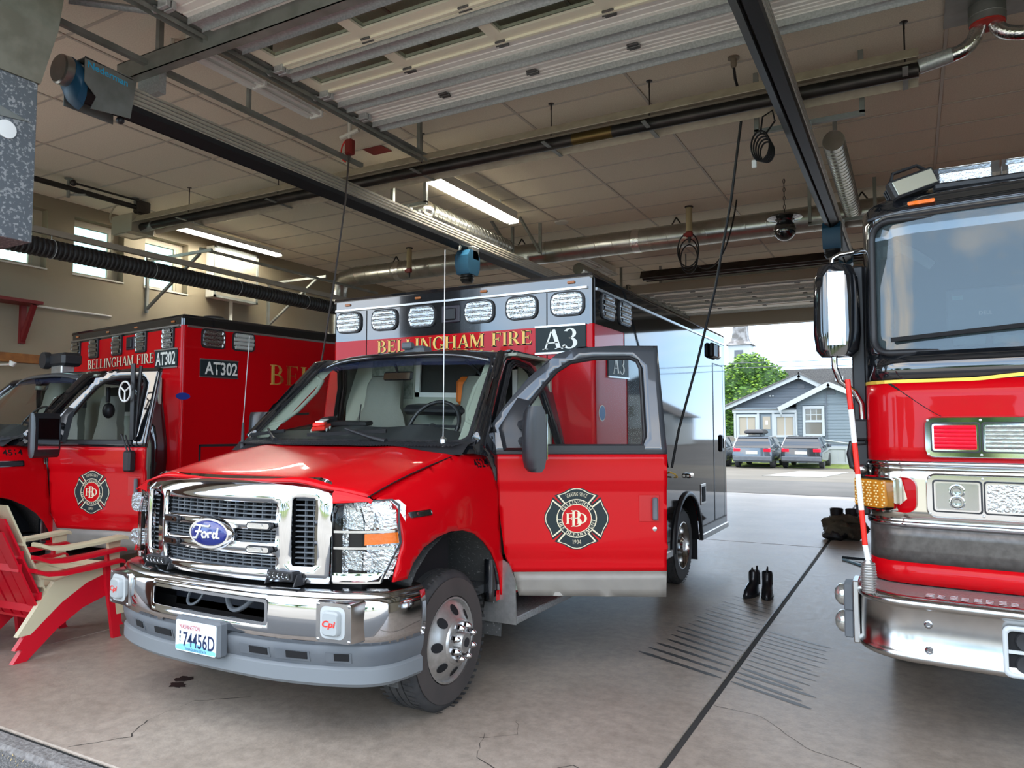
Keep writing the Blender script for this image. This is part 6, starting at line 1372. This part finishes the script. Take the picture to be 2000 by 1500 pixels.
# ================================================================== outdoors
def ground(name, m, x0, x1, y0, y1, z):
    return st(MB().box(x0, x1, y0, y1, z-.3, z).build(name, m, smooth=0))
def gslope(name, m, prof):
    P = [(y, z) for y, z in prof]+[(y, z-.3) for y, z in reversed(prof)]
    return st(MB().prism(P, lambda y, z: V(-70, y, z), lambda y, z: V(70, y, z)).build(name, m, smooth=0))
street = mat('street_asphalt', (.07,.066,.058), .9, noise=((.1,.093,.082), .6), bump=.2, bscale=60)
drive = mat('pale_driveway', (.1,.088,.066), .9, noise=((.13,.115,.088), .5), bump=.2, bscale=30)
grassm = mat('lawn_grass', (.12,.17,.025), .9, noise=((.22,.26,.05), 3), bump=.9, bscale=50)
ground('ground_apron', asphalt, -70, 70, -.3, 2.06, -.03); ground('ground_forecourt', mat('forecourt_concrete', (.3,.275,.23), .85, noise=((.36,.33,.28), .4)), -70, 70, -16, -.3, -.03)
ground('ground_verge', grassm, -70, 70, -60, -16, .05)
st(MB().box(-70, 70, -16.2, -15.95, -.1, .1).build('kerb', mat('kerb_concrete', (.42,.38,.3), .8), smooth=0))
gslope('ground_street', street, [(18.42,-.01),(23.5,-.03)]); gslope('ground_driveway', drive, [(23.5,-.03),(35.2,-.31),(37.0,-.31)]); gslope('ground_far', street, [(37.0,-.31),(120,-.31)]); ground('ground_lawn', grassm, -16, 2, 37.0, 49, -.29)
st(MB().prism([(-4.6,26.5),(-2.7,26.7),(-2.3,33.0),(-4.2,33.0)], lambda x, y: V(x, y, -.3), lambda x, y: V(x, y, -.03-.28*(y-23.5)/11.7+.015)).build('ground_walk', mat('pale_concrete', (.25,.24,.21), .85), smooth=0))
ground('ground_side', asphalt, -70, CX0-.36, 2.06, 18.42, -.03); ground('ground_side', asphalt, CX1+.32, 70, 2.06, 18.42, -.03)
# ---- blue-grey house
siding = mat('blue_grey_siding', (.165,.2,.215), .7); gablem = mat('slate_blue_siding', (.12,.14,.16), .7); htrim = mat('house_white', (.42,.44,.43), .6); roofm = mat('shingle', (.085,.08,.075), .9, noise=((.15,.14,.13), 14), bump=.5, bscale=30)
wing = mat('house_window', (.16,.15,.12), .12, 0, .5); curtain = mat('curtain', (.4,.42,.4), .8); blindm = mat('window_blind', (.36,.31,.23), .7)
HS = thing('house', 'blue-grey clapboard bungalow with white gables across the street', 'house', (0,41.2,-.31)); HS.scale = (1.2,1.2,1.2)
def clap(x0, x1, z0, z1, y, m, holes=(), roof=None):
    z = z0; k = .13
    while z < z1-.01:
        zt_ = min(z+k, z1); segs = [(x0, x1)]
        if roof: a, b = roof(zt_); segs = [(max(x0, a), min(x1, b))]
        for hx0, hx1, hz0, hz1 in holes:
            if zt_ > hz0+.02 and z < hz1-.02:
                ns = []
                for a, b in segs:
                    if hx0 > a: ns.append((a, min(b, hx0)))
                    if hx1 < b: ns.append((max(a, hx1), b))
                segs = ns
        for a, b in segs:
            if b-a > .08: MB().prism([(y,z),(y-.03,z),(y-.006,zt_+.02),(y,zt_+.02)], lambda yy, zz: V(a, yy, zz), lambda yy, zz: V(b, yy, zz)).build('clapboard', m, HS, smooth=0)
        z += k
def hwin(x0, x1, z0, z1, y, mun=0, m=wing):
    w_ = MB().box(x0-.1,x0,y-.07,y,z0-.1,z1+.12).box(x1,x1+.1,y-.07,y,z0-.1,z1+.12).box(x0,x1,y-.07,y,z1,z1+.12).box(x0,x1,y-.09,y,z0-.1,z0).build('window', htrim, HS, smooth=0)
    if mun == 1:
        zm = z0+(z1-z0)*.5; MB().box(x0,x1,y-.06,y-.02,zm-.04,zm+.04).build('meeting_rail', htrim, w_, smooth=0)
        MB().box(x0,x1,y-.025,y-.015,z0,zm).build('pane', m, w_, smooth=0)
        for i in range(3):
            for j in range(2):
                a, b = x0+(x1-x0)*i/3, x0+(x1-x0)*(i+1)/3; c, d = zm+.04+(z1-zm-.04)*j/2, zm+.04+(z1-zm-.04)*(j+1)/2
                MB().box(a+.02,b-.02,y-.025,y-.015,c+.02,d-.02).build('pane', m, w_, smooth=0)
        MB().box(x0,x1,y-.016,y-.01,zm,z1).build('muntin', htrim, w_, smooth=0)
    else:
        n = max(1, mun)
        for i in range(n): a, b = x0+(x1-x0)*i/n, x0+(x1-x0)*(i+1)/n; MB().box(a+.03*(n > 1),b-.03*(n > 1),y-.025,y-.015,z0,z1).build('pane', m, w_, smooth=0)
        if n > 1: MB().box(x0,x1,y-.014,y-.01,z0,z1).build('muntin', htrim, w_, smooth=0)
MB().box(-7.05,.6,.0,7,0,2.45).build('house_core', siding, HS, smooth=0)
# front wing (right): boards, gable, windows
clap(-4.42,-.1,.86,2.62,-.12,siding,[(-4.17,-3.3,1.2,2.5)]); clap(-4.42,-.1,0,.86,-.12,mat('pale_blue_base', (.19,.225,.255), .7),[(-4.05,-.8,.02,.74)])
g2 = lambda z: (-3.0-(3.45-z)/.52, -3.0+(3.45-z)/.40); clap(-4.6,-.4,2.62,3.4,-.12,siding,(),g2)
MB().box(-4.45,-.1,-.1,.0,0,2.62).build('wing_wall', siding, HS, smooth=0)
MB().prism([(-4.5,2.6),(-3.05,3.36),(-.6,2.6)], lambda x, z: V(x, -.1, z), lambda x, z: V(x, 0, z)).build('wing_gable', siding, HS, smooth=0)
hwin(-4.07,-3.4,1.3,2.38,-.15,1); MB().box(-3.24,-3.2,-.19,-.12,.9,3.1).build('board_seam', gablem, HS, smooth=0)
hwin(-3.92,-3.35,.1,.66,-.15,2,curtain); hwin(-3.1,-2.5,.1,.66,-.15,2,curtain); hwin(-2.3,-1.7,.1,.66,-.15,2,curtain)
def rake(p0, p1, y, w_=.2, nme='bargeboard'):
    d = V(p1[0]-p0[0], 0, p1[1]-p0[1]).normalized(); MB().bar(V(p0[0],y,p0[1]), V(p1[0],y,p1[1]), .05, w_).build(nme, htrim, HS, smooth=0)
rake((-5.13,2.36),(-3.07,3.42),-.5); rake((-3.12,3.42),(-.3,2.15),-.5)
for a, b in (((-5.2,2.42),(-3.08,3.52)), ((-3.1,3.52),(-.2,2.2))): MB().bar(V(a[0],2.0,a[1]), V(b[0],2.0,b[1]), 5.0, .05).build('roof_slope', roofm, HS, smooth=0)
MB().box(-3.16,-2.86,-.17,-.12,2.98,3.2).build('gable_vent', greypl, HS, smooth=0)
# main gable (left) set back, enclosed porch
g1 = lambda z: (-4.33-(3.86-z)/.43, -4.33+(3.86-z)/.56); clap(-7.3,-2.6,2.42,3.75,.55,gablem,(),g1)
MB().prism([(-7.5,2.42),(-4.33,3.78),(-1.9,2.42)], lambda x, z: V(x, .57, z), lambda x, z: V(x, .7, z)).build('main_gable', gablem, HS, smooth=0)
rake((-7.75,2.4),(-4.3,3.88),.1,.22); rake((-4.36,3.88),(-2.0,2.6),.1,.22)
for a, b in (((-7.8,2.45),(-4.3,3.98)), ((-4.36,3.98),(-1.7,2.6))): MB().bar(V(a[0],4.0,a[1]), V(b[0],4.0,b[1]), 8.0, .05).build('roof_slope', roofm, HS, smooth=0)
MB().box(-4.45,-4.15,.5,.55,3.3,3.5).build('gable_vent', greypl, HS, smooth=0)
MB().box(-7.15,-4.42,-.25,.6,2.22,2.36).build('porch_fascia', htrim, HS, smooth=0); MB().prism([(-.3,2.36),(.6,2.36),(.6,2.46)], lambda y, z: V(-7.15,y,z), lambda y, z: V(-4.42,y,z)).build('porch_roof', roofm, HS, smooth=0)
clap(-7.05,-4.45,.0,1.2,-.15,siding,[(-5.95,-5.42,0,1.2)]); MB().box(-7.05,-4.45,-.14,-.05,0,2.25).build('porch_wall', siding, HS, smooth=0)
for x in (-7.05,-6.04,-5.4,-4.45): MB().box(x-.05,x+.05,-.22,-.1,0,2.24).build('porch_post', htrim, HS, smooth=0)
hwin(-6.88,-6.15,1.24,2.04,-.16,2,blindm); hwin(-5.27,-4.56,1.24,2.04,-.16,2,blindm)
dr_ = MB().box(-5.9,-5.45,-.2,-.14,.0,2.14).build('porch_door', siding, HS, smooth=0); MB().box(-5.84,-5.52,-.215,-.2,1.5,2.06).build('door_pane', blindm, dr_, smooth=0); MB().box(-5.72,-5.62,-.22,-.215,1.7,1.88).build('door_notice', white, dr_, smooth=0)
MB().tube([V(-4.44,-.3,2.2),V(-4.44,-.3,1.25),V(-4.3,-.3,1.18),V(-2.0,-.3,.85)], .03, 8).build('downpipe', htrim, HS, smooth=60)
MB().tube([V(-5.1,-.55,2.36),V(-5.02,-.55,2.2),V(-5.02,-.4,2.05)], .04, 8).build('downpipe', htrim, HS, smooth=60)
MB().sphere((-5.62,.5,3.0), .04, 8, 6).sphere((-5.5,.5,3.0), .04, 8, 6).build('flood_lamp', white, HS)
# ---- neighbours behind
NB = thing('building', 'grey shingled roof of a long building behind the bungalow', 'building', (-5.5,57,-.31))
MB().prism([(-3.2,5.0),(-2.6,6.15),(9,6.1),(11,3.6),(-3.2,3.4)], lambda x, z: V(x,0,z), lambda x, z: V(x,8,z)).build('roof', roofm, NB, smooth=0); MB().box(-3,10.5,.3,7.7,0,3.6).build('wall', siding, NB, smooth=0); MB().box(.8,1.3,-.3,.1,5.2,5.5).build('roof_vent', galv, NB, smooth=0)
SPR = thing('church_spire', 'grey shingled church spire rising behind the round tree', 'spire', (-14.2,72,-.31))
spm = mat('spire_shingle', (.13,.12,.11), .9, noise=((.27,.26,.25), 1.6, .45, .6))
MB().loft([[V(r_*math.cos(R(45+90*i)), r_*math.sin(R(45+90*i)), z) for i in range(4)] for r_, z in ((1.75,9.7),(1.05,10.2),(.95,10.6),(.75,12.5),(.02,17))], True, True).build('steeple', spm, SPR, smooth=0)
MB().box(-1.0,1.0,-1.0,1.0,0,9.75).build('tower', htrim, SPR, smooth=0); MB().box(-.4,.4,-1.03,-1.0,7.8,9.2).build('louvre', greypl, SPR, smooth=0)
# ---- trees
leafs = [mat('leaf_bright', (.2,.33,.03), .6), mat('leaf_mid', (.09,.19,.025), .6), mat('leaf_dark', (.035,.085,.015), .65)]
bark = mat('bark', (.08,.06,.045), .9)
def tree(label, x, y, z0, h, blobs, n, size, seed, trunk=.2, grp=None, mats=(0,1,2)):
    t = thing('tree', label, 'tree', (x,y,z0), group=grp); rnd = random.Random(seed)
    MB().tube([V(0,0,-.05),V(.05,0,h*.35),V(0,.05,h*.6)], lambda q: trunk*(1-.5*q), 8).build('trunk', bark, t, smooth=60)
    mbs = [MB(), MB(), MB()]
    for _ in range(n):
        bx_, bz, by_, r_ = rnd.choice(blobs); a = rnd.uniform(0, 6.283); c = rnd.uniform(-1, 1); q = math.sqrt(1-c*c); rr = r_*rnd.uniform(.72, 1.05)
        p = V(bx_+rr*q*math.cos(a), by_+rr*q*math.sin(a), bz+rr*c*.9); nrm = V(rnd.uniform(-1,1), rnd.uniform(-1,1), rnd.uniform(-.3,1)).normalized(); u, v = MB().frame(nrm); s_ = size*rnd.uniform(.6,1.3)
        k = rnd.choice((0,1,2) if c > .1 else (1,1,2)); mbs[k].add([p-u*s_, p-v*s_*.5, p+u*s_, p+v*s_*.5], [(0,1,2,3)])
    for mb, m in zip(mbs, mats):
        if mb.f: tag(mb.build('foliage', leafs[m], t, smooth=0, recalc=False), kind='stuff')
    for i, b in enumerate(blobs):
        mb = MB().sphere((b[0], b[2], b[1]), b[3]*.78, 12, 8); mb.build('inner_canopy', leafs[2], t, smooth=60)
    return t
tree('round bright green tree beside the church spire', -9.85, 53, -.31, 7.0, [(-.95,4.95,0,1.6),(.95,4.95,.2,1.6),(0,5.8,0,1.45),(-1.3,3.4,0,1.6),(1.4,3.65,0,1.5),(0,3.65,-.4,1.8),(-.85,2.0,0,1.4)], 11000, .14, 11)
hdg = 'trees across the road facing the station'
for i, (x, y, h) in enumerate(((-24,-19,5),(-16,-20,6),(-9.5,-18.5,4.5),(-3,-20,5),(4,-19,4.5),(12,-20,6),(20,-19,5))):
    tree('leafy street tree across the road facing the bay, %s from the left' % ('first','second','third','fourth','fifth','sixth','seventh')[i], x, y, .05, h, [(0,h*.6,0,h*.3),(h*.2,h*.45,0,h*.25),(-h*.22,h*.5,.3,h*.24),(0,h*.3,0,h*.25)], 900, .35, 30+i, .2, hdg)
# ---- white house further along the street, right of the bungalow
WH = thing('house', 'plain white house further along the street to the right', 'house', (24,80,-.31))
MB().box(-5,5,0,8,0,3.4).build('wall', htrim, WH, smooth=0)
for s in (-1, 1): MB().bar(V(s*5.6,4,3.1), V(-s*.04,4,5.6), 8.6, .12).build('roof_slope', roofm, WH, smooth=0)
MB().prism([(-5,3.4),(5,3.4),(0,5.5)], lambda x, z: V(x,.1,z), lambda x, z: V(x,7.9,z)).build('gable', gablem, WH, smooth=0)
for x in (-3.4,-1,1.6,3.6): w_ = MB().box(x-.5,x+.5,-.06,.02,1.1,2.4).build('window', htrim, WH, smooth=0); MB().box(x-.42,x+.42,-.075,-.06,1.18,2.32).build('pane', wing, w_, smooth=0)
# ---- parked cars
def car(label, x, y, z, col, roofbox, n):
    t = thing('car', label, 'car', (x,y,z), 0, 'cars parked by the house'); cp = mat('car_paint_%s' % n, col, .25, .3, 1); dg = mat('car_glass', (.02,.025,.03), .05, 0, 1)
    MB().loft([[V(xx*w_, yy, zz) for xx, zz in ((-1,.34),(-.97,.30),(.97,.30),(1,.34),(1.01,.62),(.97,.88),(.9,.95),(-.9,.95),(-.97,.88),(-1.01,.62))] for yy, w_ in ((0,.80),(.06,.88),(.5,.9),(2.4,.9),(4.2,.88),(4.6,.75))], True, True).build('body', cp, t, smooth=40)
    MB().loft([[V(xx, yy, zz) for xx, yy in ((-w_,y0),(w_,y0),(w_,y1),(-w_,y1))] for zz, w_, y0, y1 in ((.93,.86,.06,3.6),(1.2,.77,.22,3.0),(1.42,.68,.42,2.6))], True, True).build('greenhouse', dg, t, smooth=30)
    MB().loft([[V(xx, yy, zz) for xx, yy in ((-w_,y0),(w_,y0),(w_,y1),(-w_,y1))] for zz, w_, y0, y1 in ((1.41,.69,.36,2.65),(1.45,.67,.38,2.6),(1.48,.6,.5,2.4))], True, True).build('roof', cp, t, smooth=30)
    for s in (-1, 1):
        MB().bar(V(s*.85,.1,.95), V(s*.69,.42,1.42), .06, .06).build('rear_pillar', cp, t)
        MB().bar(V(s*.85,1.5,.95), V(s*.7,1.5,1.42), .05, .05).build('pillar', cp, t)
        MB().rbox(s*.5,s*.84,-.015,.1,.75,.93,.03).build('tail_light', redlens, t); MB().rbox(s*.7,s*.8,-.02,.03,.42,.52,.01).build('reflector', redlens, t)
        for yy in (.85, 3.6): MB().lathe((s*.9,yy,.33), (-s,0,0), [(0,0),(.2,.0),(.22,.02),(.31,.0),(.33,.03),(.33,.2),(.2,.22)], 24).build('wheel', rubber, t, smooth=40)
        MB().rbox(s*.88,s*1.05,2.6,2.7,.95,1.1,.02).build('door_mirror', cp, t)
    MB().box(-.26,.26,-.025,.01,.66,.80).build('licence_plate', mat('plate_pale', (.6,.6,.5), .5), t, smooth=0); MB().rbox(-.86,.86,-.06,.15,.34,.56,.03).build('bumper', greypl, t)
    MB().tube([V(-.3,.16,1.02),V(.2,.14,1.0)], .012, 5).build('rear_wiper', blackpl, t)
    if roofbox:
        b = MB().loft([[V(xx, yy, zz) for xx, yy in ((-w_,y0),(w_,y0),(w_*.8,y1),(-w_*.8,y1))] for zz, w_, y0, y1 in ((1.58,.36,.7,2.4),(1.64,.44,.55,2.5),(1.72,.42,.6,2.4),(1.80,.32,.8,2.1))], True, True).build('roof_box', blackpl, t, smooth=40); MB().bar(V(-.3,.9,1.53), V(.3,.9,1.53), .04, .04).bar(V(-.3,1.9,1.53), V(.3,1.9,1.53), .04, .04).build('roof_rack', blackpl, b)
    return t
car('dark grey estate car with black roof box parked before the house', -6.58, 35.4, -.31, (.07,.085,.1), True, 'slate')
car('dark car parked to the right of the roof-box car', -4.5, 35.9, -.31, (.03,.032,.035), False, 'black')
car('grey car half hidden behind the ambulance rear corner', -8.75, 36.0, -.31, (.12,.13,.15), False, 'grey')
# ---- overhead wires
pole = thing('utility_wires', 'thin power lines strung across the street view', 'wire', (0,27,0))
for z0, z1 in ((3.97,3.75),(3.8,3.5)): MB().tube([V(-40,0,z0+1.2),V(-20,0,z0+.1),V(-5,0,z0-.1),V(10,0,z1),V(40,0,z1+1.2)], .012, 5).build('wire', greypl, pole, smooth=60)
